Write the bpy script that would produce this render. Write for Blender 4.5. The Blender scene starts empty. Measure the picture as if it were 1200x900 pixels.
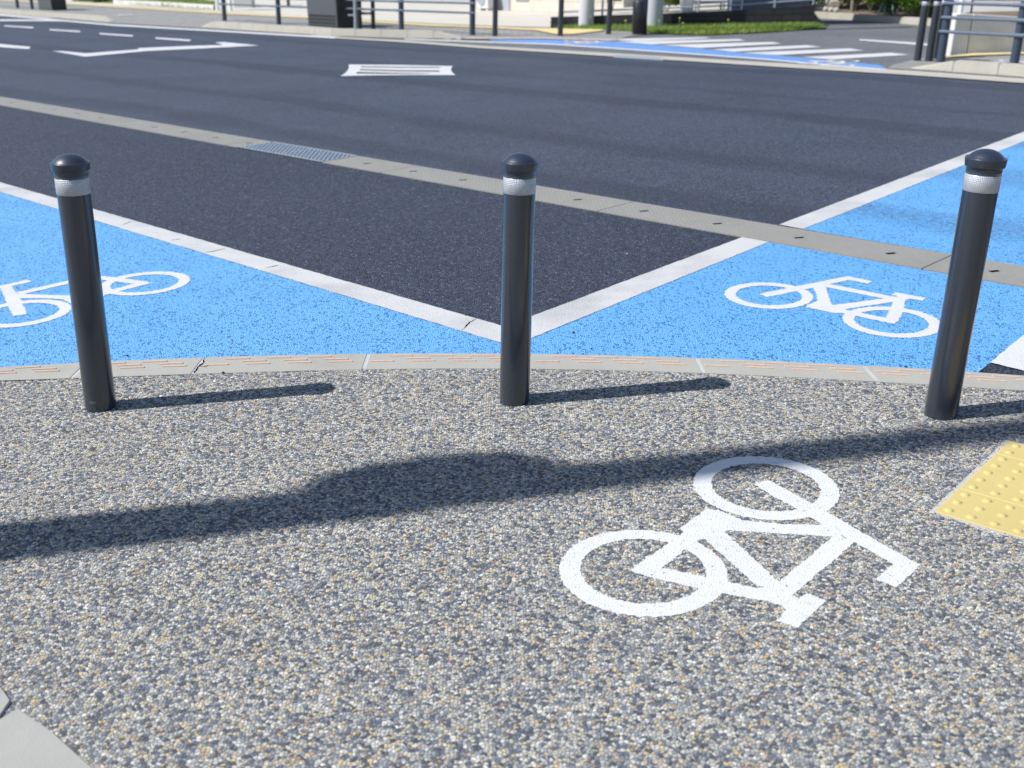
import bpy, bmesh, math, random
import numpy as np
from mathutils import Vector, Matrix, Quaternion
from mathutils.geometry import tessellate_polygon, delaunay_2d_cdt
random.seed(7); RNG = np.random.default_rng(11)
R_ = math.radians
scene = bpy.context.scene
col = scene.collection

# ------------------------------------------------------------------ camera geometry (survey of the place)
FOC, PITCH, ROLL, CAMH = 1290.0, .3684, -.0158, 1.413
_F = Vector((0, math.cos(PITCH), -math.sin(PITCH)))
_R0 = Vector((1, 0, 0)); _U0 = Vector((0, math.sin(PITCH), math.cos(PITCH)))
_R = _R0*math.cos(ROLL)+_U0*math.sin(ROLL)
_U = -_R0*math.sin(ROLL)+_U0*math.cos(ROLL)
def g(u, v, z=0.0):
    """ground point surveyed from the photograph (1200x900 px)"""
    d = _F*FOC+_R*(u-600)-_U*(v-450)
    t = (z-CAMH)/d.z
    return Vector((d.x*t, d.y*t, z))
UP = Vector((.036, -.010, 1)).normalized()          # plumb direction; the paving falls slightly to the left
PLUMB = Vector((0, 0, 1)).rotation_difference(UP)

# ------------------------------------------------------------------ objects
def tag(o, label=None, cat=None, group=None, kind=None):
    if label: o['label'] = label
    if cat: o['category'] = cat
    if group: o['group'] = group
    if kind: o['kind'] = kind
    return o
def link(name, me, m=None, parent=None):
    o = bpy.data.objects.new(name, me); col.objects.link(o)
    if m is not None:
        for mm in (m if isinstance(m, (list, tuple)) else [m]): me.materials.append(mm)
    if parent: o.parent = parent
    return o
def empty(name, loc, rz=0, plumb=False):
    o = bpy.data.objects.new(name, None); col.objects.link(o)
    o.empty_display_size = .1
    o.location = loc
    if plumb:
        o.rotation_mode = 'QUATERNION'
        o.rotation_quaternion = PLUMB @ Quaternion((0, 0, 1), rz)
    else: o.rotation_euler.z = rz
    return o
def copy_tree(o, parent=None):
    c = o.copy(); col.objects.link(c); c.parent = parent
    for ch in list(o.children): copy_tree(ch, c)
    return c
class MB:
    def __init__(s): s.bm = bmesh.new(); s.sm = False
    def box(s, x0, x1, y0, y1, z0, z1, bev=0, rot=None, at=None):
        r = bmesh.ops.create_cube(s.bm, size=1)
        vs = r['verts']
        for v in vs:
            v.co = Vector((x0+(v.co.x+.5)*(x1-x0), y0+(v.co.y+.5)*(y1-y0), z0+(v.co.z+.5)*(z1-z0)))
        if bev:
            es = list({e for v in vs for e in v.link_edges})
            rr = bmesh.ops.bevel(s.bm, geom=es, offset=bev, segments=2, affect='EDGES', profile=.5)
            vs = list({v for f in rr['faces'] for v in f.verts} | {v for v in vs if v.is_valid})
        if rot is not None or at is not None:
            M = (Matrix.Translation(at) if at is not None else Matrix()) @ (rot.to_matrix().to_4x4() if rot is not None else Matrix())
            bmesh.ops.transform(s.bm, matrix=M, verts=vs)
        return s
    def tube(s, a, b, r0, r1=None, n=16, caps=True):
        a = Vector(a); b = Vector(b); r1 = r0 if r1 is None else r1
        q = Vector((0, 0, 1)).rotation_difference((b-a).normalized())
        ra = [s.bm.verts.new(a+q@Vector((r0*math.cos(t*2*math.pi/n), r0*math.sin(t*2*math.pi/n), 0))) for t in range(n)]
        rb = [s.bm.verts.new(b+q@Vector((r1*math.cos(t*2*math.pi/n), r1*math.sin(t*2*math.pi/n), 0))) for t in range(n)]
        for i in range(n):
            f = s.bm.faces.new((ra[i], ra[(i+1) % n], rb[(i+1) % n], rb[i])); f.smooth = True
        if caps:
            s.bm.faces.new([s.bm.verts.new(v.co) for v in ra[::-1]]); s.bm.faces.new([s.bm.verts.new(v.co) for v in rb])
        return s
    def lathe(s, prof, n=48, at=(0, 0, 0)):
        at = Vector(at); rings = []
        for r, z in prof:
            if r < 1e-5: rings.append([s.bm.verts.new(at+Vector((0, 0, z)))])
            else: rings.append([s.bm.verts.new(at+Vector((r*math.cos(t*2*math.pi/n), r*math.sin(t*2*math.pi/n), z))) for t in range(n)])
        for A, B in zip(rings, rings[1:]):
            for i in range(n):
                j = (i+1) % n
                if len(A) == 1 and len(B) == 1: continue
                if len(A) == 1: f = s.bm.faces.new((A[0], B[j], B[i]))
                elif len(B) == 1: f = s.bm.faces.new((A[i], A[j], B[0]))
                else: f = s.bm.faces.new((A[i], A[j], B[j], B[i]))
                f.smooth = True
        return s
    def face(s, pts):
        return s.bm.faces.new([s.bm.verts.new(p) for p in pts])
    def prism(s, pts, z0, z1, bev=0):
        """closed prism over a flat outline"""
        lo = [s.bm.verts.new((p[0], p[1], z0)) for p in pts]; hi = [s.bm.verts.new((p[0], p[1], z1)) for p in pts]
        n = len(pts); f1 = s.bm.faces.new(lo[::-1]); f2 = s.bm.faces.new(hi)
        for i in range(n): s.bm.faces.new((lo[i], lo[(i+1) % n], hi[(i+1) % n], hi[i]))
        if bev:
            bmesh.ops.bevel(s.bm, geom=[e for e in f2.edges], offset=bev, segments=2, affect='EDGES')
        return s
    def build(s, name, m, parent=None, normals=True):
        if normals: bmesh.ops.recalc_face_normals(s.bm, faces=s.bm.faces)
        me = bpy.data.meshes.new(name); s.bm.to_mesh(me); s.bm.free()
        return link(name, me, m, parent)
def sheet(name, pts, z, m, parent=None, holes=()):
    """flat sheet facing up, any outline, with optional holes"""
    loops = [[Vector((p[0], p[1], 0)) for p in pts]]+[[Vector((p[0], p[1], 0)) for p in h] for h in holes]
    flat = [p for l in loops for p in l]
    tris = tessellate_polygon(loops)
    me = bpy.data.meshes.new(name)
    fs = []
    for a, b, c in tris:
        A, B, C = flat[a], flat[b], flat[c]
        cr = (B.x-A.x)*(C.y-A.y)-(B.y-A.y)*(C.x-A.x)
        if abs(cr) < 1e-12: continue
        fs.append((a, b, c) if cr > 0 else (a, c, b))
    me.from_pydata([(p.x, p.y, z) for p in flat], [], fs); me.update()
    return link(name, me, m, parent)
def rough(pts, step=.03, amp=.002, closed=True):
    """subdivide an outline and roughen it a little, as brushed paint edges are"""
    out = []; n = len(pts)
    for i in range(n if closed else n-1):
        a = Vector(pts[i][:2]); b = Vector(pts[(i+1) % n][:2]); L = (b-a).length
        k = max(1, min(400, int(L/step)))
        for j in range(k):
            p = a.lerp(b, j/k)
            if j: p += Vector((random.uniform(-amp, amp), random.uniform(-amp, amp)))
            out.append(p)
    return out
def G(pts): return [g(*p) for p in pts]
def ext(a, b, d):
    """point beyond b on the line a->b by d metres"""
    a = Vector(a); b = Vector(b); return b+(b-a).normalized()*d

# ------------------------------------------------------------------ materials
class NT:
    def __init__(s, name):
        s.m = bpy.data.materials.new(name); s.m.use_nodes = True
        s.t = s.m.node_tree; s.n = s.t.nodes; s.l = s.t.links
        s.b = s.n['Principled BSDF']; s.out = s.n['Material Output']
        s.tc = s.n.new('ShaderNodeTexCoord')
    def node(s, typ, ins=None, **kw):
        n = s.n.new(typ)
        for k, v in kw.items(): setattr(n, k, v)
        for k, v in (ins or {}).items(): s.set(n.inputs[k], v)
        return n
    def set(s, sock, v):
        if hasattr(v, 'links') or isinstance(v, bpy.types.NodeSocket): s.l.new(v, sock)
        elif isinstance(v, (tuple, list)) and len(v) == 3 and sock.type == 'RGBA': sock.default_value = (*v, 1)
        else: sock.default_value = v
    def co(s, kind='Object'): return s.tc.outputs[kind]
    def noise(s, scale, vec=None, detail=4, rough=.5, out='Fac', dist=0):
        n = s.node('ShaderNodeTexNoise', {'Scale': scale, 'Detail': detail, 'Roughness': rough, 'Distortion': dist, 'Vector': vec or s.co()})
        return n.outputs[out]
    def vor(s, scale, vec=None, feature='F1', rnd=1.0, dim='2D'):
        return s.node('ShaderNodeTexVoronoi', {'Scale': scale, 'Randomness': rnd, 'Vector': vec or s.co()}, feature=feature, voronoi_dimensions=dim)
    def math(s, op, a, b=0.5, c=None, clamp=False):
        n = s.node('ShaderNodeMath', operation=op, use_clamp=clamp); s.set(n.inputs[0], a); s.set(n.inputs[1], b)
        if c is not None: s.set(n.inputs[2], c)
        return n.outputs[0]
    def vmath(s, op, a, b=None, scale=None):
        n = s.node('ShaderNodeVectorMath', operation=op); s.set(n.inputs[0], a)
        if b is not None: s.set(n.inputs[1], b)
        if scale is not None: s.set(n.inputs['Scale'], scale)
        return n.outputs[0]
    def ramp(s, fac, stops, interp='LINEAR'):
        n = s.node('ShaderNodeValToRGB'); n.color_ramp.interpolation = interp; s.set(n.inputs[0], fac)
        e = n.color_ramp.elements
        while len(e) < len(stops): e.new(.5)
        for i, (p, c) in enumerate(stops):
            e[i].position = p; c = (c, c, c) if not isinstance(c, (tuple, list)) else c
            e[i].color = (*c, 1)
        return n.outputs['Color']
    def mapr(s, v, a, b, c=0.0, d=1.0, smooth=False):
        n = s.node('ShaderNodeMapRange', {'Value': v, 'From Min': a, 'From Max': b, 'To Min': c, 'To Max': d})
        if smooth: n.interpolation_type = 'SMOOTHSTEP'
        return n.outputs['Result']
    def mix(s, fac, a, b, mode='MIX'):
        n = s.node('ShaderNodeMix', data_type='RGBA', blend_type=mode, clamp_factor=True)
        s.set(n.inputs[0], fac); s.set(n.inputs[6], a); s.set(n.inputs[7], b); return n.outputs[2]
    def bump(s, h, dist=.002, strength=1.0, normal=None):
        n = s.node('ShaderNodeBump', {'Height': h, 'Distance': dist, 'Strength': strength})
        if normal: s.set(n.inputs['Normal'], normal)
        return n.outputs[0]
    def done(s, color=None, rough=.6, normal=None, metallic=0, spec=.5, alpha=None, **kw):
        if color is not None: s.set(s.b.inputs['Base Color'], color)
        s.set(s.b.inputs['Roughness'], rough); s.set(s.b.inputs['Metallic'], metallic)
        s.set(s.b.inputs['Specular IOR Level'], spec)
        if normal: s.set(s.b.inputs['Normal'], normal)
        if alpha is not None: s.set(s.b.inputs['Alpha'], alpha)
        for k, v in kw.items(): s.set(s.b.inputs[k], v)
        return s.m

def pebble_field(n):
    """cells of a washed-aggregate surface, shared by the paving and by the paint that follows its relief"""
    w1 = n.noise(75, detail=1, out='Color'); w = n.vmath('SUBTRACT', w1, (.5, .5, .5)); w = n.vmath('SCALE', w, scale=.0045)
    P = n.vmath('ADD', n.co(), w)
    v = n.vor(123, P, rnd=1.0); e = n.vor(123, P, 'DISTANCE_TO_EDGE', rnd=1.0)
    sep = n.node('ShaderNodeSeparateColor', {'Color': v.outputs['Color']})
    r, gg, b = sep.outputs
    dome = n.mapr(e.outputs['Distance'], 0.0, .16, 0, 1, True)
    lift = n.mapr(gg, 0, 1, .45, 1.0)
    h = n.math('MULTIPLY', dome, lift)
    f = n.noise(700, detail=2)
    h = n.math('ADD', h, n.math('MULTIPLY', f, .10))
    return v, e, r, gg, b, h
def mat_pebble(displace=True):
    n = NT('washed_aggregate')
    v, e, r, gg, b, h = pebble_field(n)
    c = n.ramp(r, [(0, (.022, .030, .052)), (.10, (.060, .078, .115)), (.24, (.13, .15, .185)), (.36, (.22, .235, .25)), (.50, (.32, .32, .305)),
                   (.62, (.43, .42, .38)), (.73, (.54, .53, .48)), (.79, (.40, .33, .21)), (.855, (.49, .38, .19)), (.89, (.31, .20, .13)), (.915, (.60, .59, .54)), (.945, (.44, .40, .31))], 'CONSTANT')
    c = n.mix(.05, c, n.mix(n.noise(260, detail=3), (.12, .12, .13), (.52, .51, .49)))
    c = n.mix(n.math('MULTIPLY', n.noise(420, detail=2), .22), c, n.mix(b, (.10, .11, .13), (.5, .48, .44)))
    # cement matrix between the stones, with crevice shade put into its colour
    gap = n.mapr(e.outputs['Distance'], .015, .115, 1, 0, True)
    c = n.mix(n.math('MULTIPLY', gap, .75), c, (.070, .072, .078))
    # slow mottling of the pour and dirt
    mt = n.noise(1.3, detail=5, rough=.6)
    c = n.mix(n.mapr(mt, .35, .75, 0, .14), c, (.17, .165, .155))
    hs = n.node('ShaderNodeBrightContrast', {'Color': c, 'Bright': .058, 'Contrast': .10}).outputs[0]
    if displace:
        d = n.node('ShaderNodeDisplacement', {'Height': h, 'Midlevel': 0.0, 'Scale': .0034})
        n.l.new(d.outputs[0], n.out.inputs['Displacement']); n.m.displacement_method = 'BOTH'
        return n.done(hs, rough=n.mapr(b, 0, 1, .5, .9), spec=.3)
    return n.done(hs, rough=.6, normal=n.bump(h, .0036), spec=.4)
def mat_paint_on_pebble():
    n = NT('white_road_paint_on_aggregate')
    v, e, r, gg, b, h = pebble_field(n)
    hh = n.math('ADD', n.math('MULTIPLY', h, .32), .75)
    hh = n.math('ADD', hh, n.math('MULTIPLY', n.noise(170, detail=2), .25))
    d = n.node('ShaderNodeDisplacement', {'Height': hh, 'Midlevel': 0.0, 'Scale': .0034})
    n.l.new(d.outputs[0], n.out.inputs['Displacement']); n.m.displacement_method = 'BOTH'
    spots = n.mapr(n.noise(120, detail=3, rough=.7), .70, .74, 0, 1)
    c = n.mix(n.noise(6, detail=5), (.55, .56, .58), (.64, .645, .655))
    c = n.mix(spots, c, (.3, .3, .3))
    al = n.mapr(n.noise(300, detail=4, rough=.65), .27, .30, 0, 1)
    return n.done(c, rough=.55, spec=.4, alpha=al)
def mat_asphalt(name, base, light, scale=160, depth=.003, mott=.25, coarse=True, tracks=None):
    n = NT(name)
    w = n.vmath('SCALE', n.vmath('SUBTRACT', n.noise(scale*.5, detail=2, out='Color'), (.5, .5, .5)), scale=.9/scale)
    P = n.vmath('ADD', n.co(), w)
    v = n.vor(scale, P); e = n.vor(scale, P, 'DISTANCE_TO_EDGE')
    sep = n.node('ShaderNodeSeparateColor', {'Color': v.outputs['Color']}); r, gg, b = sep.outputs
    c = n.mix(r, base, light)
    c = n.mix(n.mapr(gg, .93, .95, 0, .6), c, (.19, .19, .195))
    pit = n.mapr(b, .72, .76, 0, 1)
    c = n.mix(n.math('MULTIPLY', pit, .8), c, (.007, .009, .014))
    c = n.mix(n.mapr(n.noise(.55, detail=6, rough=.6), .3, .75, 0, mott), c, tuple(min(1, x*1.7+.01) for x in light))
    c = n.mix(n.mapr(n.noise(3.1, detail=5, rough=.65), .45, .8, 0, mott*.8), c, tuple(x*.55 for x in base))
    if tracks:
        # wheel-worn bands running along the carriageway
        sx = n.node('ShaderNodeSeparateXYZ', {'Vector': n.co()})
        ca, sa = math.cos(tracks), math.sin(tracks)
        d = n.math('ADD', n.math('MULTIPLY', sx.outputs[0], -sa), n.math('MULTIPLY', sx.outputs[1], ca))
        d = n.math('ADD', d, n.math('MULTIPLY', n.noise(.18, detail=2), 1.1))
        s1 = n.math('SINE', n.math('MULTIPLY', d, 3.4)); s2 = n.math('SINE', n.math('MULTIPLY', d, 5.3))
        ss = n.math('MULTIPLY', n.math('ADD', s1, s2), n.noise(.7, detail=3))
        c = n.mix(n.mapr(ss, .1, .75, 0, .42, True), c, tuple(x*.55 for x in base))
    h = n.math('SUBTRACT', n.math('POWER', n.mapr(e.outputs['Distance'], 0, .35, 0, 1), .6), n.math('MULTIPLY', pit, 1.1))
    h = n.math('ADD', h, n.math('MULTIPLY', gg, .5))
    return n.done(c, rough=n.mapr(r, 0, 1, .5, .8), spec=.5, normal=n.bump(h, depth))
def mat_blue(name='blue_lane_coating', c0=(.09, .345, .74), c1=(.15, .44, .82), stain=True):
    n = NT(name)
    w = n.vmath('SCALE', n.vmath('SUBTRACT', n.noise(90, detail=3, out='Color'), (.5, .5, .5)), scale=.004)
    P = n.vmath('ADD', n.co(), w)
    v = n.vor(112, P); e = n.vor(112, P, 'DISTANCE_TO_EDGE')
    sep = n.node('ShaderNodeSeparateColor', {'Color': v.outputs['Color']}); r, gg, b = sep.outputs
    c = n.mix(r, c0, c1)
    c = n.mix(n.mapr(n.noise(2.2, detail=5), .3, .7, 0, .35), c, tuple(x*1.08 for x in c1))
    # pores of the open asphalt the coating does not reach
    dens = n.mapr(n.noise(5, detail=3), .3, .7, .80, .90)
    pit = n.math('GREATER_THAN', gg, dens)
    pit = n.math('MULTIPLY', pit, n.mapr(e.outputs['Distance'], .03, .12, 0, 1))
    c = n.mix(n.math('MULTIPLY', pit, .72), c, (.02, .085, .26))
    if stain:
        sx = n.node('ShaderNodeSeparateXYZ', {'Vector': n.co()})
        d = n.math('ADD', n.math('MULTIPLY', sx.outputs[0], .70), n.math('MULTIPLY', sx.outputs[1], .72))
        d = n.math('ADD', d, n.math('MULTIPLY', n.noise(1.1, detail=2), .5))
        k = n.mapr(n.math('SINE', n.math('MULTIPLY', d, 4.2)), .1, 1, 0, 1, True)
        far = n.mapr(n.math('ADD', n.math('MULTIPLY', sx.outputs[0], .70), n.math('MULTIPLY', sx.outputs[1], .72)), 5.35, 5.75, 0, 1, True)
        mk = n.math('MULTIPLY', n.math('MULTIPLY', k, far), n.mapr(n.noise(34, detail=4, rough=.7), .34, .66, 0, .55))
        c = n.mix(mk, c, (.03, .055, .11))
    h = n.math('SUBTRACT', n.math('POWER', n.mapr(e.outputs['Distance'], 0, .35, 0, 1), .6), n.math('MULTIPLY', pit, 1.6))
    h = n.math('ADD', h, n.math('MULTIPLY', r, .6))
    return n.done(c, rough=.5, spec=.5, normal=n.bump(h, .003))
def mat_white(name='white_line_paint', c0=(.52, .53, .54), c1=(.63, .635, .645), wear=.30, sc=60, stain=0.0):
    n = NT(name)
    c = n.mix(n.noise(4, detail=6, rough=.6), c0, c1)
    c = n.mix(n.mapr(n.noise(sc, detail=4, rough=.7), .60, .75, 0, .45), c, tuple(x*.62 for x in c0))
    if stain:
        c = n.mix(n.mapr(n.noise(1.7, detail=4, rough=.55), .48, .70, 0, stain), c, (.20, .20, .21))
    al = n.mapr(n.noise(190, detail=4, rough=.7), wear-.02, wear+.02, 0, 1)
    v = n.vor(150, feature='DISTANCE_TO_EDGE')
    h = n.math('ADD', n.mapr(v.outputs['Distance'], 0, .3, 0, .6), n.noise(80, detail=3))
    return n.done(c, rough=.6, spec=.4, normal=n.bump(h, .0016), alpha=al)
def mat_concrete(name, c0, c1, sc=5, bumpd=.0015, studs=False, grain=.5, stain=(.12, .115, .10), st=.3):
    n = NT(name)
    c = n.mix(n.noise(sc, detail=8, rough=.65), c0, c1)
    c = n.mix(n.math('MULTIPLY', n.noise(300, detail=3, rough=.7), grain), c, tuple(x*.6 for x in c0))
    c = n.mix(n.mapr(n.noise(sc*.35, detail=6, rough=.7), .52, .8, 0, st), c, stain)
    h = n.math('ADD', n.noise(250, detail=4), n.noise(30, detail=4))
    if studs:
        # raised anti-slip chequer cast into the block
        rp = n.node('ShaderNodeMapping', {'Vector': n.co(), 'Rotation': (0, 0, R_(45))}).outputs[0]
        ck = n.node('ShaderNodeTexChecker', {'Vector': rp, 'Scale': 62.0})
        h = n.math('ADD', h, n.math('MULTIPLY', ck.outputs['Fac'], 1.6))
        c = n.mix(n.math('MULTIPLY', ck.outputs['Fac'], .16), c, tuple(x*.55 for x in c0))
    return n.done(c, rough=.85, spec=.3, normal=n.bump(h, bumpd))
def mat_simple(name, c, rough=.5, metallic=0, var=.15, sc=20, spec=.5, bd=0.0005, **kw):
    n = NT(name)
    cc = n.mix(n.noise(sc, detail=5, rough=.6), tuple(x*(1-var) for x in c), tuple(min(1, x*(1+var)) for x in c))
    return n.done(cc, rough=rough, metallic=metallic, spec=spec, normal=n.bump(n.noise(sc*8, detail=3), bd), **kw)
def mat_block(name, c0, c1, mortar, bw, bh, rot=(R_(90), 0, 0), bd=.004, sc=6, offset=.5, msize=.008):
    n = NT(name)
    mp = n.node('ShaderNodeMapping', {'Vector': n.co(), 'Rotation': rot}).outputs[0]
    br = n.node('ShaderNodeTexBrick', {'Vector': mp, 'Color1': c0, 'Color2': c1, 'Mortar': mortar, 'Scale': 1.0, 'Mortar Size': msize,
                                       'Brick Width': bw, 'Row Height': bh, 'Bias': 0.0}, offset=offset)
    c = n.mix(n.mapr(n.noise(sc, detail=7, rough=.7), .35, .75, 0, .45), br.outputs['Color'], tuple(x*.6 for x in c0))
    h = n.math('SUBTRACT', n.noise(60, detail=4), br.outputs['Fac'])
    return n.done(c, rough=.85, spec=.3, normal=n.bump(h, bd))
def mat_leaf(name, c0, c1, c2):
    n = NT(name)
    inf = n.node('ShaderNodeObjectInfo')
    geo = n.node('ShaderNodeNewGeometry')
    c = n.ramp(geo.outputs['Random Per Island'], [(0, c0), (.5, c1), (1, c2)])
    m = n.done(c, rough=.5, spec=.35)
    tr = n.node('ShaderNodeBsdfTranslucent'); n.set(tr.inputs['Color'], n.mix(.5, c, (c2[0]*1.5, c2[1]*1.5, c2[2])))
    ms = n.node('ShaderNodeMixShader'); ms.inputs[0].default_value = .3
    n.l.new(n.b.outputs[0], ms.inputs[1]); n.l.new(tr.outputs[0], ms.inputs[2]); n.l.new(ms.outputs[0], n.out.inputs['Surface'])
    return m
def mat_band():
    n = NT('reflective_band_foil')
    mp = n.node('ShaderNodeMapping', {'Vector': n.node('ShaderNodeUVMap').outputs[0] if False else n.co()}).outputs[0]
    # hexagonal cells wrapped round the post: angle x height
    sx = n.node('ShaderNodeSeparateXYZ', {'Vector': n.co()})
    ang = n.math('MULTIPLY', n.math('ARCTAN2', sx.outputs[1], sx.outputs[0]), .052)
    cv = n.node('ShaderNodeCombineXYZ', {'X': ang, 'Y': sx.outputs[2], 'Z': 0.0}).outputs[0]
    v = n.vor(190, cv, rnd=.08); 
    k = n.mapr(v.outputs['Distance'], .22, .42, 1, 0, True)
    c = n.mix(k, (.36, .375, .41), (.52, .54, .58))
    return n.done(c, rough=.33, metallic=.3, spec=.6, normal=n.bump(k, .0004))

M = {}
M['pebble'] = mat_pebble(True)
M['pebble_out'] = mat_pebble(False); M['pebble_out'].name = 'washed_aggregate_plain'
M['paint_pebble'] = mat_paint_on_pebble()
ROADDIR = R_(-45)
M['asphalt'] = mat_asphalt('worn_asphalt', (.025, .034, .060), (.064, .080, .126), 105, .0028, .20, tracks=ROADDIR)
M['asphalt_new'] = mat_asphalt('open_graded_asphalt', (.011, .018, .038), (.052, .068, .120), 88, .0055, .10)
M['asphalt_side'] = mat_asphalt('grey_side_road_asphalt', (.11, .115, .13), (.17, .175, .19), 110, .002, .35)
M['blue'] = mat_blue()
M['blue_far'] = mat_blue('blue_lane_coating_worn', (.13, .30, .66), (.19, .37, .74), False)
M['white'] = mat_white()
M['white_far'] = mat_white('white_crossing_paint', (.50, .51, .53), (.61, .615, .625), .24)
M['white_line'] = mat_white('white_line_paint_trafficked', (.46, .46, .46), (.57, .57, .57), .27, 45, .4)
M['gutter'] = mat_concrete('gutter_block_concrete', (.25, .245, .228), (.34, .333, .31), 4, .0022, True)
M['kerb'] = mat_concrete('kerb_block_concrete', (.33, .32, .29), (.44, .43, .395), 6, .001)
M['kerb_far'] = mat_concrete('far_kerb_concrete', (.38, .36, .31), (.54, .52, .46), 3, .002)
M['mortar'] = mat_concrete('mortar_joint', (.42, .42, .42), (.56, .56, .56), 20, .002)
M['pit'] = mat_simple('drain_dark', (.005, .005, .006), 1.0, spec=0)
M['ridge'] = mat_simple('salmon_grip_ridge', (.56, .41, .32), .7, 0, .2, 60)
M['bollard'] = mat_simple('charcoal_gloss_coating', (.018, .024, .036), .28, 0, .12, 14, .55, .00008, **{'Coat Weight': .6, 'Coat Roughness': .12})
M['cap'] = mat_simple('charcoal_cap_coating', (.020, .028, .048), .36, 0, .1, 20, .6, .0001, **{'Coat Weight': .25, 'Coat Roughness': .25})
M['band'] = mat_band()
M['galv'] = mat_simple('galvanised_steel', (.36, .39, .43), .5, .35, .12, 30)
M['rail'] = mat_simple('grey_blue_rail_coating', (.13, .16, .21), .3, .2, .15, 30)
M['black'] = mat_simple('black_paint', (.014, .015, .019), .4)
M['yellow'] = mat_concrete('yellow_tactile_resin', (.48, .385, .15), (.55, .45, .19), 7, .0006, False, .12, (.35, .27, .12), .35)
M['yellow_far'] = mat_simple('yellow_tactile_worn', (.62, .50, .24), .7, 0, .12, 5)
M['paver'] = mat_block('grey_interlocking_pavers', (.25, .245, .235), (.33, .325, .315), (.15, .145, .14), .2, .1, (0, 0, R_(45)), .002, 2)
M['forecourt'] = mat_concrete('pale_forecourt_concrete', (.50, .475, .42), (.62, .59, .53), .6, .001, st=.15)
M['ground'] = mat_concrete('far_ground', (.32, .30, .26), (.40, .38, .33), .4, .002)
M['slab'] = mat_concrete('smooth_edging_stone', (.31, .31, .285), (.40, .395, .365), 8, .0009, False, .3)
M['darkblock'] = mat_block('charcoal_block_wall', (.035, .037, .042), (.055, .057, .062), (.02, .02, .022), .4, .12, sc=4)
M['greywall'] = mat_concrete('grey_cast_concrete', (.58, .58, .55), (.74, .73, .70), 3, .002, st=.5)
M['housewall'] = mat_block('beige_wall_panels', (.56, .51, .43), (.64, .59, .51), (.42, .38, .32), .9, .3, bd=.003, sc=2)
M['bluehouse'] = mat_simple('slate_blue_cladding', (.10, .125, .18), .6, 0, .2, 2)
M['glass'] = mat_simple('dark_window_glass', (.03, .04, .05), .08, 0, .05, 2, .8)
M['whitepaint'] = mat_simple('white_metal_paint', (.72, .73, .75), .4, 0, .05)
M['offwhite'] = mat_simple('offwhite_plastic', (.62, .62, .60), .5, 0, .08)
M['pole_conc'] = mat_concrete('pole_concrete', (.53, .55, .58), (.64, .66, .68), 3, .001)
M['pole_steel'] = mat_simple('dark_steel_pole', (.045, .060, .095), .4, .1, .15, 6)
M['palebank'] = mat_concrete('pale_retaining_wall', (.55, .54, .52), (.68, .67, .65), 1.2, .003, st=.35, stain=(.25, .22, .18))
M['soil'] = mat_concrete('dry_soil', (.22, .165, .11), (.34, .27, .19), 4, .02, False, .6)
M['bark'] = mat_concrete('grey_bark', (.22, .2, .17), (.34, .32, .28), 10, .004)
M['grass'] = mat_leaf('grass_blades', (.10, .19, .03), (.17, .28, .05), (.32, .40, .10))
M['leaf'] = mat_leaf('shrub_leaves', (.03, .085, .012), (.085, .18, .02), (.22, .30, .045))
M['leafdark'] = mat_leaf('dark_shrub_leaves', (.018, .05, .012), (.04, .10, .018), (.09, .16, .03))
M['stake'] = mat_simple('green_stake', (.22, .42, .30), .5)
M['flower'] = mat_simple('dandelion_petals', (.75, .60, .03), .6)
M['stone'] = mat_simple('pale_stone', (.45, .43, .40), .8)

# ------------------------------------------------------------------ surveyed curves
kt = [(0, 433), (89, 427.2), (133, 425.3), (235, 421.5), (400, 417.6), (585, 417), (700, 418.2), (800, 420.6), (983, 429.6), (1070, 434.2), (1141, 438.8), (1200, 442.5)]
kb = [(0, 448.5), (99.5, 444.8), (227.5, 440.8), (400, 436), (583, 434.7), (690, 435.6), (800, 438.6), (983, 447.5), (1078, 453), (1200, 460)]
def fitcurve(px, deg=4):
    P = [g(*p) for p in px]; x = np.array([p.x for p in P]); y = np.array([p.y for p in P])
    return np.polyfit(x, y, deg), x.min(), x.max()
cT, x0T, x1T = fitcurve(kt); cB, x0B, x1B = fitcurve(kb)
def curve_y(c, x, x0, x1):
    xx = np.clip(x, x0, x1); y = np.polyval(c, xx); d = np.polyval(np.polyder(c), xx)
    return y + (x-xx)*d
yT = lambda x: curve_y(cT, np.asarray(x, float), x0T, x1T)
yB = lambda x: curve_y(cB, np.asarray(x, float), x0B, x1B)
XA, XZ = -4.4, 4.6

# ------------------------------------------------------------------ the setting: ground sheets
def struct(o): tag(o, kind='structure'); return o
BIG = 260
struct(sheet('ground', [(-BIG, -BIG), (BIG, -BIG), (BIG, BIG), (-BIG, BIG)], -.06, M['ground']))

# carriageway: from the near kerb line to the far side
fk = [(0, 16.8), (127, 26.5), (243, 33.5), (393, 45), (528, 52.6), (700, 62), (900, 76), (1060, 86.6), (1200, 96.5)]
FK = G(fk)
FKl = ext(FK[1], FK[0], 60); FKr = ext(FK[-2], FK[-1], 40)
xs = np.linspace(XA, XZ, 60)
near_edge = [Vector((x, float(yT(x))-.03)) for x in xs]
road_out = near_edge+[Vector((30, -25)), Vector((60, -25)), FKr.xy]+[p.xy for p in FK[::-1]]+[FKl.xy, Vector((-90, 60)), Vector((-40, 10))]
# holes for the grate and the drain slots
gut_top = [(0, 114.3), (321.7, 167.5), (416.7, 185), (800, 248.4), (913.6, 265.6), (1115, 299), (1200, 313.4)]
gut_bot = [(0, 124), (285, 172.8), (378, 191), (800, 268.3), (868, 281), (1086, 318), (1200, 338)]
gT = G(gut_top); gB = G(gut_bot)
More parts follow.
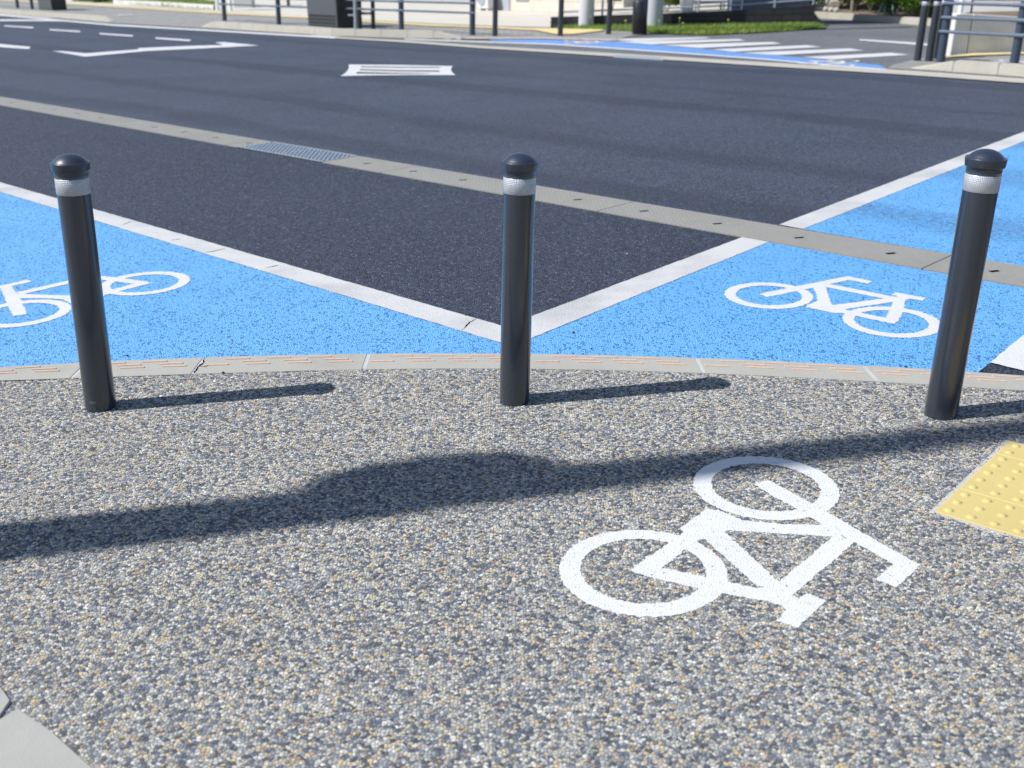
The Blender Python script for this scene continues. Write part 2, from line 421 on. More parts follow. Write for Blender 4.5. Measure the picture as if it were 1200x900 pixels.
# straight-line fits in the plan
def linefit(P):
    x = np.array([p.x for p in P]); y = np.array([p.y for p in P]); c = np.polyfit(x, y, 1); return c
cgt, cgb = linefit(gT), linefit(gB)
gdir = Vector((1, (cgt[0]+cgb[0])/2)).normalized(); gnor = Vector((-gdir.y, gdir.x))
gc = Vector((.95, float(np.polyval(cgt, .95)+np.polyval(cgb, .95))/2))
GW = abs((Vector((0, cgt[1]))-Vector((0, cgb[1]))).dot(gnor))/2
def gp_(s, t): p = gc+gdir*s+gnor*t; return Vector((p.x, p.y))     # along / across the gutter
def gs(u, v): p = g(u, v).xy-gc; return p.dot(gdir), p.dot(gnor)

struct(sheet('carriageway', road_out, 0.0, M['asphalt']))
# coarse new asphalt between near kerb and gutter
na = near_edge+[gp_(6, -GW+.01), gp_(-22, -GW+.01), Vector((-20, 22))]
na = [Vector((x, float(yT(x))-.03)) for x in xs]+[gp_(9, -GW+.01), gp_(-24, -GW+.01), Vector((-24, 20)), Vector((-12, 6.5))]
struct(sheet('open_asphalt_strip', na, .004, M['asphalt_new']))

# ---- plaza paving with real relief in front of the camera
def grid_mesh(name, x0, x1, y0, y1, h, z, test, m, parent=None):
    nx = int((x1-x0)/h)+1; ny = int((y1-y0)/h)+1
    X = x0+np.arange(nx)*h; Y = y0+np.arange(ny)*h
    cx, cy = np.meshgrid(X[:-1]+h/2, Y[:-1]+h/2)
    keep = test(cx, cy)
    j, i = np.nonzero(keep)
    idx = np.stack([j*nx+i, j*nx+i+1, (j+1)*nx+i+1, (j+1)*nx+i], 1)
    used, inv = np.unique(idx.ravel(), return_inverse=True); inv = inv.reshape(-1, 4)
    co = np.empty((len(used), 3), np.float32)
    co[:, 0] = X[used % nx]; co[:, 1] = Y[used//nx]; co[:, 2] = z
    me = bpy.data.meshes.new(name)
    me.vertices.add(len(co)); me.vertices.foreach_set('co', co.ravel())
    nf = len(inv); me.loops.add(nf*4); me.loops.foreach_set('vertex_index', inv.ravel().astype(np.int32))
    me.polygons.add(nf); me.polygons.foreach_set('loop_start', np.arange(nf, dtype=np.int32)*4)
    me.polygons.foreach_set('loop_total', np.full(nf, 4, np.int32))
    me.polygons.foreach_set('use_smooth', np.ones(nf, bool))
    me.update(calc_edges=True)
    return link(name, me, m, parent)
def in_poly(P, X, Y):
    x = np.array([p[0] for p in P]); y = np.array([p[1] for p in P]); r = np.zeros(X.shape, bool); n = len(P); j = n-1
    for i in range(n):
        c = ((y[i] > Y) != (y[j] > Y))
        with np.errstate(divide='ignore', invalid='ignore'):
            xi = (x[j]-x[i])*(Y-y[i])/(y[j]-y[i]+1e-30)+x[i]
        r ^= c & (X < xi); j = i
    return r
RX0, RX1, RY0, RY1 = -2.20, 2.20, 1.50, 3.95
def plaza_test(X, Y):
    view = (np.abs(X) < .24+.475*Y)
    return (Y < yB(X)+.012) & view
struct(grid_mesh('plaza_paving', RX0, RX1, RY0, RY1, .0026, 0.0045, plaza_test, M['pebble']))
out = [Vector((x, float(yB(x))-.01)) for x in np.linspace(XA, XZ, 50)]+[Vector((8, -9)), Vector((-9, -9)), Vector((-7, 1.5))]
struct(sheet('plaza_base', out, .0005, M['pebble_out']))

# ---- flush kerb strip between plaza and road, with its grip ridges
def kerb_pt(x, f):                       # f = 0 on the road side, 1 on the plaza side
    a = Vector((x, float(yT(x)))); b = Vector((x, float(yB(x)))); return a.lerp(b, f)
joints_px = [(94, 436), (233, 431), (429, 427), (618, 426), (820, 429.5), (1020, 440)]
jx = [g(*p).x for p in joints_px]
jx = [jx[0]-.62*k for k in range(4, 0, -1)]+jx+[jx[-1]+.62*k for k in range(1, 4)]
for a, b in zip(jx, jx[1:]):
    w = .007
    n = 12; X = np.linspace(a+w, b-w, n)
    pts = [kerb_pt(x, 1.0) for x in X]+[kerb_pt(x, 0) for x in X[::-1]]
    k = MB().prism(pts, -.05, .0085, .0015).build('kerb_block', M['kerb']); struct(k)
    rb = MB()
    s_ = .155
    for row, (f, ph) in enumerate(((.17, 0), (.34, .068), (.51, -.066))):
        x = math.floor((a)/s_)*s_+ph
        while x < b:
            xa, xb = x, x+.088
            if xa > a+.012 and xb < b-.012:
                ps = [kerb_pt(xa, f-.026), kerb_pt(xb, f-.026), kerb_pt(xb, f+.026), kerb_pt(xa, f+.026)]
                rb.prism(ps, .0080, .0120, .0010)
            x += s_
    rb.build('grip_ridges', M['ridge'], k)
jm = [kerb_pt(x, .985) for x in np.linspace(jx[0], jx[-1], 60)]+[kerb_pt(x, .015) for x in np.linspace(jx[-1], jx[0], 60)]
struct(MB().prism(jm, -.05, .0068).build('kerb_mortar_joints', M['mortar']))

# ---- drain gutter across the road: blocks with slots, one steel grate
slots = [(479, 201.5), (542, 212), (605, 223), (676, 236), (755, 249.5), (841, 264), (936, 280), (1042, 299), (1161, 319.6)]
ss = [gs(*p)[0] for p in slots]; s0 = ss[5]; PITCHS = (ss[8]-ss[1])/7
gr0, gr1 = gs(302, 170.3)[0], gs(397, 188)[0]
gj = [gs(1100, 308)[0], gs(712, 243)[0]]; JL = 2.0
jl = [gj[0]+JL*k for k in range(1, 4)][::-1]+[gj[0]]
k = 1
js = sorted(set([round(gj[0]+JL*i, 3) for i in range(-14, 4)]))
js = [x for x in js if not (gr0-.15 < x < gr1+.15)]+[gr0, gr1]; js.sort()
rq = Quaternion((0, 0, 1), math.atan2(gdir.y, gdir.x))
for a, b in zip(js, js[1:]):
    if abs(a-gr0) < 1e-6: continue
    a += .003; b -= .003
    holes = []
    i0 = math.ceil((a+.05-s0)/PITCHS); i = i0
    while s0+i*PITCHS < b-.05:
        c = s0+i*PITCHS; i += 1
        d = Vector((.966, .26)); e = Vector((-d.y, d.x)); cc = gp_(c, 0)
        holes.append([cc-d*.029-e*.0145, cc+d*.029-e*.0145, cc+d*.029+e*.0145, cc-d*.029+e*.0145])
    o = [gp_(a, -GW), gp_(b, -GW), gp_(b, GW), gp_(a, GW)]
    top = sheet('gutter_block', o, .010, M['gutter'], holes=holes); struct(top)
    sk = MB()
    for L in [o]+holes:
        for p, q in zip(L, L[1:]+L[:1]): sk.face([(p.x, p.y, .010), (q.x, q.y, .010), (q.x, q.y, -.03), (p.x, p.y, -.03)])
    sk.build('gutter_block_side', M['gutter'], top)
bed = [gp_(js[0], -GW+.003), gp_(js[-1], -GW+.003), gp_(js[-1], GW-.003), gp_(js[0], GW-.003)]
struct(sheet('gutter_dark_sheet', bed, .0065, M['pit']))  # shallow near-black sheet; its colour stands in for the unlit drain below
for o in [bpy.data.objects['gutter_dark_sheet']]: pass
# grate
gt = empty('drain_grate', (*gp_((gr0+gr1)/2, 0), .0075)); gt.rotation_euler.z = math.atan2(gdir.y, gdir.x)
tag(gt, 'galvanised steel drain grate set in the concrete gutter on the left', 'grate')
L2 = (gr1-gr0)/2-.004; W2 = GW-.004
fr = MB(); fr.box(-L2, L2, -W2, -W2+.012, 0, .006).box(-L2, L2, W2-.012, W2, 0, .006).box(-L2, -L2+.012, -W2, W2, 0, .0055).box(L2-.012, L2, -W2, W2, 0, .0055)
fr.box(-.006, .006, -W2, W2, 0, .0055); fr.build('frame', M['galv'], gt)
la = MB(); pitch = .047
for sgn in (1, -1):
    k = -L2-2*W2
    while k < L2+2*W2:
        # diagonal bars clipped to the frame
        x0, y0, x1, y1 = k, -W2, k+sgn*2*W2, W2
        def clip(x0, y0, x1, y1):
            t0, t1 = 0, 1; dx = x1-x0
            for lim, s in ((-L2, 1), (L2, -1)):
                a = (lim-x0)/dx
                if (dx > 0) == (s > 0): t0 = max(t0, a)
                else: t1 = min(t1, a)
            return t0, t1
        t0, t1 = clip(x0, y0, x1, y1)
        if t1 > t0+.02:
            A = Vector((x0+(x1-x0)*t0, y0+(y1-y0)*t0)); B = Vector((x0+(x1-x0)*t1, y0+(y1-y0)*t1)); d = (B-A).normalized(); e = Vector((-d.y, d.x))*(.011 if sgn > 0 else .0075)
            zt = .0045 if sgn > 0 else .0052
            la.prism([A-e, B-e, B+e, A+e], .0005, zt)
        k += pitch*(1.7 if sgn > 0 else 1)
la.build('lattice', mat_simple('grate_steel', (.24, .29, .36), .5, .3, .15, 40), gt)

# ---- blue cycle lane on the near side
llT = [(0, 213.8), (110, 247.4), (400, 331.3), (585, 380.8)]; llB = [(0, 226), (110, 259), (400, 349), (585, 401.7)]
rlT = [(622.5, 372.7), (800, 305.8), (866, 281)]; rlB = [(622.5, 398), (800, 327), (894.6, 287.3)]
cl0, cl1, cr0, cr1 = [linefit(G(q)) for q in (llT, llB, rlT, rlB)]
def isect(a, b): x = (b[1]-a[1])/(a[0]-b[0]); return Vector((x, a[0]*x+a[1]))
P_in, P_out = isect(cl0, cr0), isect(cl1, cr1)
gl = [cgb[0], cgb[1]]
xl = -9.0
bar_a, bar_b = g(1160, 427).xy, g(1200, 394).xy
bd = (bar_b-bar_a).normalized()
def onto(a, d, c):                         # where the ray a + d t meets line y = c0 x + c1
    t = (c[0]*a.x+c[1]-a.y)/(d.y-c[0]*d.x); return a+d*t
bar_top = onto(bar_a, bd, gl)
xsL = np.linspace(XA, g(1143, 438.5).x, 60)
blue = [Vector((x, float(yT(x))-.008)) for x in xsL]+[bar_a]+[bar_top]+[isect(cr1, gl)]+[P_out]+[Vector((xl, cl1[0]*xl+cl1[1])), Vector((xl, 5.0))]
M_b = [Vector((p[0], p[1])) for p in blue]
struct(sheet('blue_cycle_lane', blue, .0065, M['blue']))
# continuation past the gutter
q0, q1 = g(913, 264.6).xy, g(941, 269.9).xy; r0, r1 = g(1200, 155.3).xy, g(1200, 166.5).xy
q2 = gp_(9, GW); far_blue = [q1, ext(q1, r1, 5), ext(q1, r1, 5)+Vector((2.6, -2.2)), onto(bar_a, bd, [cgt[0], cgt[1]])]
struct(sheet('blue_cycle_crossing', far_blue, .0065, M['blue']))
# ---- painted lines
def paint(name, pts, z, m, label, cat, group=None, amp=.002):
    o = sheet(name, rough(pts, .03, amp), z, m); tag(o, label, cat, group); return o
paint('lane_line', [P_out, P_in, Vector((xl, cl0[0]*xl+cl0[1])), Vector((xl, cl1[0]*xl+cl1[1]))], .0080, M['white_line'],
      'long white line edging the left blue cycle lane, running off the left side', 'road marking')
paint('lane_line', [P_out+Vector((.002, .002)), isect(cr1, gl), isect(cr0, gl), P_in+Vector((.002, .002))], .0083, M['white_line'],
      'short white line between the middle bollard and the gutter', 'road marking')
paint('lane_line', [q0, q1, ext(q1, r1, 5), ext(q0, r0, 5)], .0080, M['white_line'],
      'white line beside the blue crossing beyond the gutter at the upper right', 'road marking')
be = g(1200, 436.5).xy; bbd = (be-bar_a).normalized()
paint('crossing_bar', [bar_a, bar_a+bbd*.45, onto(bar_a+bbd*.45, bd, gl), bar_top], .0080, M['white'],
      'white painted bar cut by the right edge of the picture beside the right bollard', 'road marking')

# hairline cracks in the paint and at one kerb joint
def crack(px, w, z, name='surface_crack'):
    P = [g(*p).xy for p in px]; L_, R2_ = [], []
    fine = []
    for p, q in zip(P, P[1:]):
        for k in range(5): fine.append(p.lerp(q, k/5)+Vector((random.uniform(-1, 1), random.uniform(-1, 1)))*.004)
    fine.append(P[-1])
    for i, p in enumerate(fine):
        t = i/(len(fine)-1); d = (fine[min(i+1, len(fine)-1)]-fine[max(i-1, 0)]).normalized(); n_ = Vector((-d.y, d.x)); ww = w*(.35+random.random())*(.3+math.sin(t*math.pi))
        L_.append(p+n_*ww); R2_.append(p-n_*ww)
    o = sheet(name, L_+R2_[::-1], z, M['pit']); struct(o)
for px in ([(144, 265), (153, 261.5), (163, 261.8)], [(201, 283.5), (212, 281.5)], [(240, 298), (252, 296), (264, 293)], [(312, 315.5), (321, 314), (327, 312.5)], [(541, 389.5), (549, 381), (559, 374.5)], [(545, 372), (552, 370.5)], [(96, 252), (104, 249)]):
    crack(px, .0028, .0088)
crack([(228, 440), (231, 434), (238, 428), (240, 421.5)], .0032, .0090)
crack([(233, 431), (241, 433), (246, 430)], .002, .0091)
crack([(1160, 247), (1175, 243)], .002, .0120) if False else None
# loose grit and a few dropped stones on the road surface
for i, (u, v) in enumerate([(672, 392.5), (787, 395), (693, 412), (926, 421), (1061, 433), (1148, 436.5), (262, 440), (18, 425), (150, 420), (735, 300)]):
    p = g(u, v); bb_ = MB(); r_ = bmesh.ops.create_icosphere(bb_.bm, subdivisions=1, radius=random.uniform(.0035, .006))
    for v_ in r_['verts']: v_.co = Vector((v_.co.x*random.uniform(.8, 1.3), v_.co.y, v_.co.z*.7))+Vector((p.x, p.y, .012))
    where = ['just right of the middle bollard on the blue lane', 'on the blue lane below the white corner line', 'near the kerb right of the middle bollard', 'at the kerb below the right bicycle symbol', 'at the kerb left of the right bollard', 'beside the white bar at the right edge', 'on the kerb strip by its crack', 'on the blue lane at the far left edge', 'at the kerb right of the left bollard', 'on the dark asphalt right of the middle bollard'][i]
    tag(bb_.build('loose_stone', M['stone'] if i % 2 else M['black']), 'tiny loose stone '+where, 'stone', 'loose stones on the road')

# ---- bicycle symbols
def disc(cx, cy, r, n=72): return [Vector((cx+r*math.cos(i*2*math.pi/n), cy+r*math.sin(i*2*math.pi/n))) for i in range(n)]
ZP = .008
def fitcircle(px):
    P = np.array([g(*p, ZP).xy for p in px]); A = np.c_[2*P, np.ones(len(P))]; s = np.linalg.lstsq(A, (P**2).sum(1), rcond=None)[0]
    return s[0], s[1], np.hypot(*(P-s[:2]).T).mean()
W1 = [(640+x/4.092, 520+y/4.092) for x, y in [(68, 600), (120, 520), (210, 455), (320, 415), (430, 405), (560, 418), (860, 640), (858, 600), (820, 730), (700, 795), (520, 835), (340, 825), (200, 765), (105, 690)]]
W2_ = [(800+x/4, 520+y/4) for x, y in [(57, 170), (80, 120), (160, 75), (300, 55), (450, 65), (580, 105), (690, 175), (737, 240), (720, 290), (680, 320), (420, 355), (300, 345), (150, 295), (80, 225)]]
W1i = [(640+x/4.092, 520+y/4.092) for x, y in [(165, 590), (200, 530), (270, 480), (380, 458), (480, 455), (570, 470), (760, 620), (725, 690), (640, 745), (520, 772), (400, 765), (280, 715), (190, 650)]]
W2i = [(800+x/4, 520+y/4) for x, y in [(140, 180), (160, 140), (230, 100), (330, 90), (450, 105), (560, 140), (630, 190), (650, 230), (610, 280), (530, 310), (420, 315), (300, 300), (200, 260), (150, 215)]]
wheels = [(fitcircle(W1), fitcircle(W1i)), (fitcircle(W2_), fitcircle(W2i))]
strokes_px = [
    [(884, 567), (901, 562), (952, 590), (970, 600), (1000, 617.5), (1032, 636), (1078.5, 661.5), (1051, 688), (1026, 679), (1047, 660.5), (1000, 634.5), (966, 616), (950, 606), (932, 595), (907, 582)],
    [(978, 627), (1003, 634), (929, 697), (911, 683)],
    [(866, 609), (895, 612), (920, 614), (968, 615), (990, 630), (950, 627), (846, 621)],
    [(824, 630), (847.5, 621), (913, 682), (892, 691)],
    [(796.5, 619), (828, 596), (843, 598), (868.5, 608.5), (850, 623), (826, 632), (805, 628)],
    [(803, 622), (782, 637), (737.7, 668), (757, 675), (775.6, 665.4), (802.5, 644.6), (824, 629)],
    [(772, 664.5), (800, 670), (823, 675), (850, 681), (895, 690), (915, 708.5), (895, 703.7), (879.5, 701), (845, 694.7), (816, 688.6), (757, 675), (745, 668)],
    [(891, 689), (913, 681), (929, 697), (936, 701.5), (945, 694.5), (968, 703.7), (934, 735.5), (910, 727), (921, 715), (914, 708), (895, 703.5)]]
strokes = [[g(*p, ZP).xy for p in s] for s in strokes_px]
def symbol_test(inv):
    def t(X, Y):
        x, y = inv(X, Y); r = np.zeros(X.shape, bool)
        for (cx, cy, ro), (ix, iy, ri) in wheels:
            r |= (np.hypot(x-cx, y-cy) < ro) & (np.hypot(x-ix, y-iy) > ri)
        for s in strokes: r |= in_poly(s, x, y)
        return r
    return t
def jig(X, Y, a=.0022):
    return X+a*np.sin(Y*190+3*np.sin(X*83))*np.sin(X*231), Y+a*np.sin(X*177+2*np.sin(Y*97))*np.sin(Y*211)
bs = grid_mesh('bicycle_symbol', 0.05, 1.05, 2.0, 3.15, .0022, .004, symbol_test(lambda X, Y: jig(X, Y)), M['paint_pebble'])
tag(bs, 'large white bicycle symbol painted on the pebble paving', 'road marking', 'bicycle symbols painted on the ground')
def affine_symbol(Mt, box, z, h, label):
    L = np.array(Mt[:2]).T; t = np.array(Mt[2]); Li = np.linalg.inv(L)
    def inv(X, Y):
        X, Y = jig(X, Y, .003); dx, dy = X-t[0], Y-t[1]
        return Li[0, 0]*dx+Li[0, 1]*dy, Li[1, 0]*dx+Li[1, 1]*dy
    o = grid_mesh('bicycle_symbol', *box, h, z, symbol_test(inv), M['white'])
    return tag(o, label, 'road marking', 'bicycle symbols painted on the ground')
src = np.array([[*g(*p, ZP).xy] for p in [(892, 564), (1078, 662), (1038, 683), (956, 699), (922, 731), (738, 668), (828, 596), (796.5, 619)]])
dst = np.array([[*g(*p, ZP).xy] for p in [(895, 346), (991, 323.3), (1020, 331), (1046, 345), (1085, 350), (1048, 379), (945, 360), (977, 368)]])
Mr = np.linalg.lstsq(np.c_[src, np.ones(len(src))], dst, rcond=None)[0]
affine_symbol(Mr, (.8, 2.0, 4.0, 5.2), .0080, .004, 'white bicycle symbol on the blue lane left of the right bollard')
sr, sf = complex(*wheels[0][0][:2]), complex(*wheels[1][0][:2]); dr, df = complex(*g(170, 331.6, ZP).xy), complex(*g(25.5, 366.8, ZP).xy)
m0 = (dr-df)/(sr-sf); m1 = dr-m0*sr
affine_symbol([[m0.real, m0.imag], [-m0.imag, m0.real], [m1.real, m1.imag]], (-2.8, -1.2, 4.2, 5.7), .0080, .004, 'white bicycle symbol on the blue lane behind the left bollard')

# ---- tactile paving, near
ta = .8508; ti = Vector((math.cos(ta), math.sin(ta))); tj = Vector((math.sin(ta), -math.cos(ta)))
t00 = Vector((1.1718, 2.6368))
def tpt(i, j): return t00+ti*(.06*i)+tj*(.06*j)
rows_i = [(-.5, 2.5), (2.5, 7.5), (7.5, 9.5)]
border = [tpt(-.5, -.5)-ti*.008-tj*.010, tpt(9.5, -.5)+ti*.008-tj*.010, tpt(9.5, 14.5)+ti*.008+tj*.01, tpt(-.5, 14.5)-ti*.008+tj*.01]
tb = tag(MB().prism(border, -.02, .0072).build('mortar_bed', M['mortar']), kind='structure')
for ri, (a, b) in enumerate(rows_i):
    for cj in range(3):
        ja = -.5+5*cj; jb = ja+5; e = .006; hs = .0024/.06
        I = np.arange(a+e, b-e+1e-6, (b-a-2*e)/round((b-a-2*e)/hs)); J = np.arange(ja+e, jb-e+1e-6, (jb-ja-2*e)/round((jb-ja-2*e)/hs))
        II, JJ = np.meshgrid(I, J, indexing='ij')
        rr = np.hypot((II-np.round(II))*.06, (JJ-np.round(JJ))*.06)
        Z = .0098+.0056*np.clip((.0120-rr)/.0045, 0, 1)**.8
        Z[0, :] = Z[-1, :] = Z[:, 0] = Z[:, -1] = .0080; Z[1, :] = Z[-2, :] = Z[:, 1] = Z[:, -2] = .0096
        V = [(t00.x+.06*(i_*ti.x+j_*tj.x), t00.y+.06*(i_*ti.y+j_*tj.y), z_) for i_, j_, z_ in zip(II.ravel(), JJ.ravel(), Z.ravel())]
        nI, nJ = II.shape
        Fc = [(p*nJ+q, p*nJ+q+1, (p+1)*nJ+q+1, (p+1)*nJ+q) for p in range(nI-1) for q in range(nJ-1)]
        me = bpy.data.meshes.new('tactile_tile'); me.from_pydata(V, [], Fc); me.update()
        me.polygons.foreach_set('use_smooth', np.ones(len(Fc), bool))
        if me.polygons[0].normal.z < 0: me.flip_normals()
        t = link('tactile_tile', me, M['yellow'])
        tag(t, ['yellow studded tile in the near cut row', 'yellow studded tile in the full middle row', 'yellow studded tile in the narrow far row'][ri]+[', leftmost at the patch edge', ', second from left', ', third from left'][cj],
            'tactile tile', 'yellow tactile tiles in the paving')

# ---- smooth edging stones at the lower left
e1 = [g(22, 835).xy, g(60, 862).xy, g(103, 901).xy]
d1 = (e1[2]-e1[0]).normalized(); n1 = Vector((-d1.y, d1.x)) if Vector((-d1.y, d1.x)).x < 0 else Vector((d1.y, -d1.x))
s1 = [e1[0], e1[1], e1[2], e1[2]+d1*.5, e1[2]+d1*.5+n1*.3, g(0, 850).xy+n1*.2, g(0, 850).xy]
tag(MB().prism(s1, -.03, .012, .002).build('edging_stone', M['slab']), 'smooth pale grey edging stone in the bottom left corner', 'edging stone', 'edging stones beside the pebble paving')
f0 = g(-2, 806).xy; s2 = [f0, g(7, 818).xy, g(13.5, 826).xy, g(0, 846).xy, g(0, 846).xy+n1*.2, f0+n1*.25-d1*.3, f0-d1*.3]
tag(MB().prism(s2, -.03, .012, .002).build('edging_stone', M['slab']), 'edging stone at the left edge just above the corner stone, only its tip showing', 'edging stone', 'edging stones beside the pebble paving')

# ------------------------------------------------------------------ bollards
def make_bollard():
    rt = empty('bollard', (0, 0, 0), plumb=True)
    r = .0508
    MB().lathe([(r, -.02), (r, .02), (r, .745), (r, .802), (r-.002, .806)], 64).build('post', M['bollard'], rt)
    MB().lathe([(r+.0004, .7425), (r+.0010, .7431), (r+.0010, .7922), (r+.0004, .7928)], 64).build('reflective_band', M['band'], rt)
    MB().lathe([(.0512, .800), (.0512, .8140), (.0566, .8148), (.0576, .8168), (.0592, .8360), (.0596, .8395), (.0588, .8412), (.0572, .8408), (.0552, .8396), (.0530, .8410),
                (.0485, .8462), (.0410, .8530), (.0320, .8588), (.0210, .8632), (.0100, .8655), (0, .866)], 64).build('cap', M['cap'], rt)
    return rt
bol = make_bollard()
for i, ((u, v), lab) in enumerate([((118.5, 479), 'left of the three near charcoal bollards, in front of the left bicycle symbol'),
                                   ((602.5, 472), 'middle of the three near charcoal bollards, at the corner where white lines meet'),
                                   ((1101.5, 488), 'right of the three near charcoal bollards, beside the yellow tiles'),
                                   ((580, 43.6), 'far black bollard by the opposite pavement, nearest the railing end'),
                                   ((656.5, 43.3), 'far black bollard standing by the yellow path patch'),
                                   ((713, 41.3), 'far black bollard just left of the dark steel pole'),
                                   ((1074.5, 73), 'far charcoal bollard, leftmost of the cluster by the right railing'),
                                   ((1088, 73.6), 'far charcoal bollard between its neighbour and the right railing'),
                                   ((1096, 70.5), 'far charcoal bollard half hidden behind the right railing end post')]):
    o = bol if i == 0 else copy_tree(bol)
    o.location = g(u, v)+Vector((0, 0, -.019 if i == 1 else 0)); tag(o, lab, 'bollard', 'near bollards on the pebble paving' if i < 3 else 'bollards across the road')
lb = MB()
for k in range(8):                   # small faded sticker near the foot, curved on the post
    a0 = -1.92+k*.055; a1 = a0+.055; rr = .0512
    lb.face([(rr*math.cos(a0), rr*math.sin(a0), .038), (rr*math.cos(a1), rr*math.sin(a1), .038), (rr*math.cos(a1), rr*math.sin(a1), .048), (rr*math.cos(a0), rr*math.sin(a0), .048)])
lb.build('sticker', mat_simple('faded_sticker', (.07, .085, .10), .5, 0, .4, 200), bol)

# ------------------------------------------------------------------ far side of the road
def vert(u, v, vt):
    """height of something standing at ground pixel (u,v) whose top shows at row vt"""
    p = g(u, v); best = 0; lo, hi = 0, 6
    for _ in range(40):
        mid = (lo+hi)/2; q = p+UP*mid-Vector((0, 0, CAMH)); y = 450-FOC*q.dot(_U)/q.dot(_F)
        if y > vt: lo = mid
        else: hi = mid
    return lo
# flat gutter strip, worn edge line
def strip(name, top, bot, z, m, kind='structure', lab=None, cat=None, grp=None, amp=.004):
    T, B_ = G(top), G(bot); o = sheet(name, rough([p.xy for p in T]+[p.xy for p in B_[::-1]], .15, amp), z, m)
    if kind: o['kind'] = kind
    tag(o, lab, cat, grp); return o
strip('side_road', [(393, 44), (470, 36), (560, 30), (640, 26), (700, 20), (900, 14), (1100, 12), (1300, 12)],
      [(393, 45.5), (528, 53), (700, 62.3), (900, 76.3), (1060, 87), (1200, 97), (1340, 107)], .006, M['asphalt_side'])
strip('far_gutter', [(393, 43.8), (475, 48), (560, 54.2), (725, 63.6), (900, 74.2), (1060, 83), (1200, 92.4), (1400, 106)],
      [(393, 45.4), (475, 50.4), (560, 57), (725, 67.3), (900, 78.6), (1060, 88.6), (1200, 98.5), (1400, 113)], .012, M['kerb_far'])
strip('edge_line', [(-60, 12), (0, 17.2), (85, 24.6), (133, 28.8), (243, 35), (320, 39.6), (393, 43.8)], [(-60, 13.2), (0, 18.8), (85, 26.4), (133, 30.8), (243, 37), (320, 41.6), (393, 45.8)], .012, M['white_far'],
      None, 'thin white line along the foot of the far kerb on the left', 'road marking')
strip('edge_line', [(0, 23.2), (40, 23.4), (80, 24.6)], [(0, 25.3), (40, 25.2), (80, 25.6)], .013, M['white_far'], None, 'faint white line fading into the far kerb line at the top left', 'road marking')
# far blue lane with its white edge and bicycle marks
strip('far_blue_lane', [(575, 46.6), (645, 46.4), (719, 48.6), (815, 57.2), (860, 61.6), (960, 70), (1030, 76.8), (1041, 82)],
      [(575, 48.4), (645, 52), (719, 57), (815, 64), (860, 67.6), (900, 70.2), (960, 76), (1036, 82.8)], .010, M['blue_far'])
strip('edge_line', [(474, 45.8), (560, 49.2), (645, 52), (719, 56.8), (815, 63.8), (900, 70), (960, 75.8), (1030, 81.4)],
      [(474, 47.4), (560, 50.6), (645, 53.4), (719, 58.3), (815, 65.2), (900, 71.6), (960, 77.3), (1040, 84)], .014, M['white_far'], None, 'thin white line along the lower edge of the far blue lane', 'road marking')
# far grate
fgq = [g(719, 65.2).xy, g(775, 68.4).xy, g(777, 71.2).xy, g(719, 67.6).xy]
fg = MB().prism(fgq, .004, .015).build('drain_grate', M['galv'])
tag(fg, 'small steel drain grate in the concrete strip on the far side of the road', 'grate')
# crossing bars
bars = [[(690, 50.3), (700, 45.2), (832, 44.6), (838, 46.6), (735, 51.6)][1:],
        [(722, 49.6), (866, 46.7), (876, 49), (775, 54)],
        [(775, 53.6), (905, 50.1), (919, 52.8), (835, 58.6)],
        [(835, 58.9), (945, 53.9), (967, 56.6), (868, 62.6)],
        [(868, 63), (996, 57.8), (1017, 60.8), (925, 66.5)],
        [(940, 68), (1044, 62.9), (1071, 66), (985, 71.6)]]
bl = ['farthest', 'second farthest', 'third farthest', 'third nearest', 'second nearest', 'nearest']
for i, b in enumerate(bars):
    if i == 0: b = [(712, 47.6), (724, 46.3), (826, 44.6), (833, 45.9), (745, 49.0)]
    else: b = [b[0], b[1], (b[2][0]*.8+b[1][0]*.2, b[2][1]*.8+b[1][1]*.2), (b[3][0]*.75+b[0][0]*.25, b[3][1]*.75+b[0][1]*.25)]
    o = sheet('crossing_bar', rough([g(*p).xy for p in b], .1, .006), .014, M['white_far'])
    tag(o, f'white zebra crossing bar on the far side road, {bl[i]} of the six', 'road marking', 'zebra bars across the side road')
# stop line
strip('stop_line', [(1007, 46.8), (1060, 50), (1112, 54)], [(1007, 48.4), (1060, 52.3), (1112, 57)], .014, M['white_far'], None, 'white line across the side road behind the zebra crossing', 'road marking')
strip('stop_line', [(1112, 54), (1125, 55.4)], [(1112, 57), (1125, 59)], .0155, M['white_far'], None, 'stub of white line seen behind the right railing end post', 'road marking')
# small far bicycle marks: same stencil, laid on the far lane
def place_symbol(c, ang, size, name, lab, z=.015, m='white_far', sx=1.0):
    a = g(*c).xy; ca, sa = math.cos(ang)*size, math.sin(ang)*size
    cx, cy = .53, 2.6
    L = np.array([[ca*sx, -sa], [sa*sx, ca]]); t = np.array([a.x, a.y])-L@np.array([cx, cy]); Li = np.linalg.inv(L)
    def inv(X, Y): dx, dy = X-t[0], Y-t[1]; return Li[0, 0]*dx+Li[0, 1]*dy, Li[1, 0]*dx+Li[1, 1]*dy
    o = grid_mesh(name, a.x-.9, a.x+.9, a.y-.9, a.y+.9, .012, z, symbol_test(inv), M[m])
    return tag(o, lab, 'road marking', 'bicycle symbols painted on the ground')
place_symbol((676, 50), R_(40), 1.15, 'bicycle_symbol', 'small white bicycle symbol at the left end of the far blue lane')
place_symbol((985, 75.3), R_(200), 1.1, 'bicycle_symbol', 'small white bicycle symbol at the right end of the far blue lane')
place_symbol((1172, 74.5), R_(-20), 1.0, 'bicycle_symbol', 'white bicycle symbol on the pavement behind the right railing', .026)
place_symbol((505, 39.5), R_(-20), .9, 'bicycle_symbol', 'faint white bicycle symbol on the far pavement beside the railing end', .026)
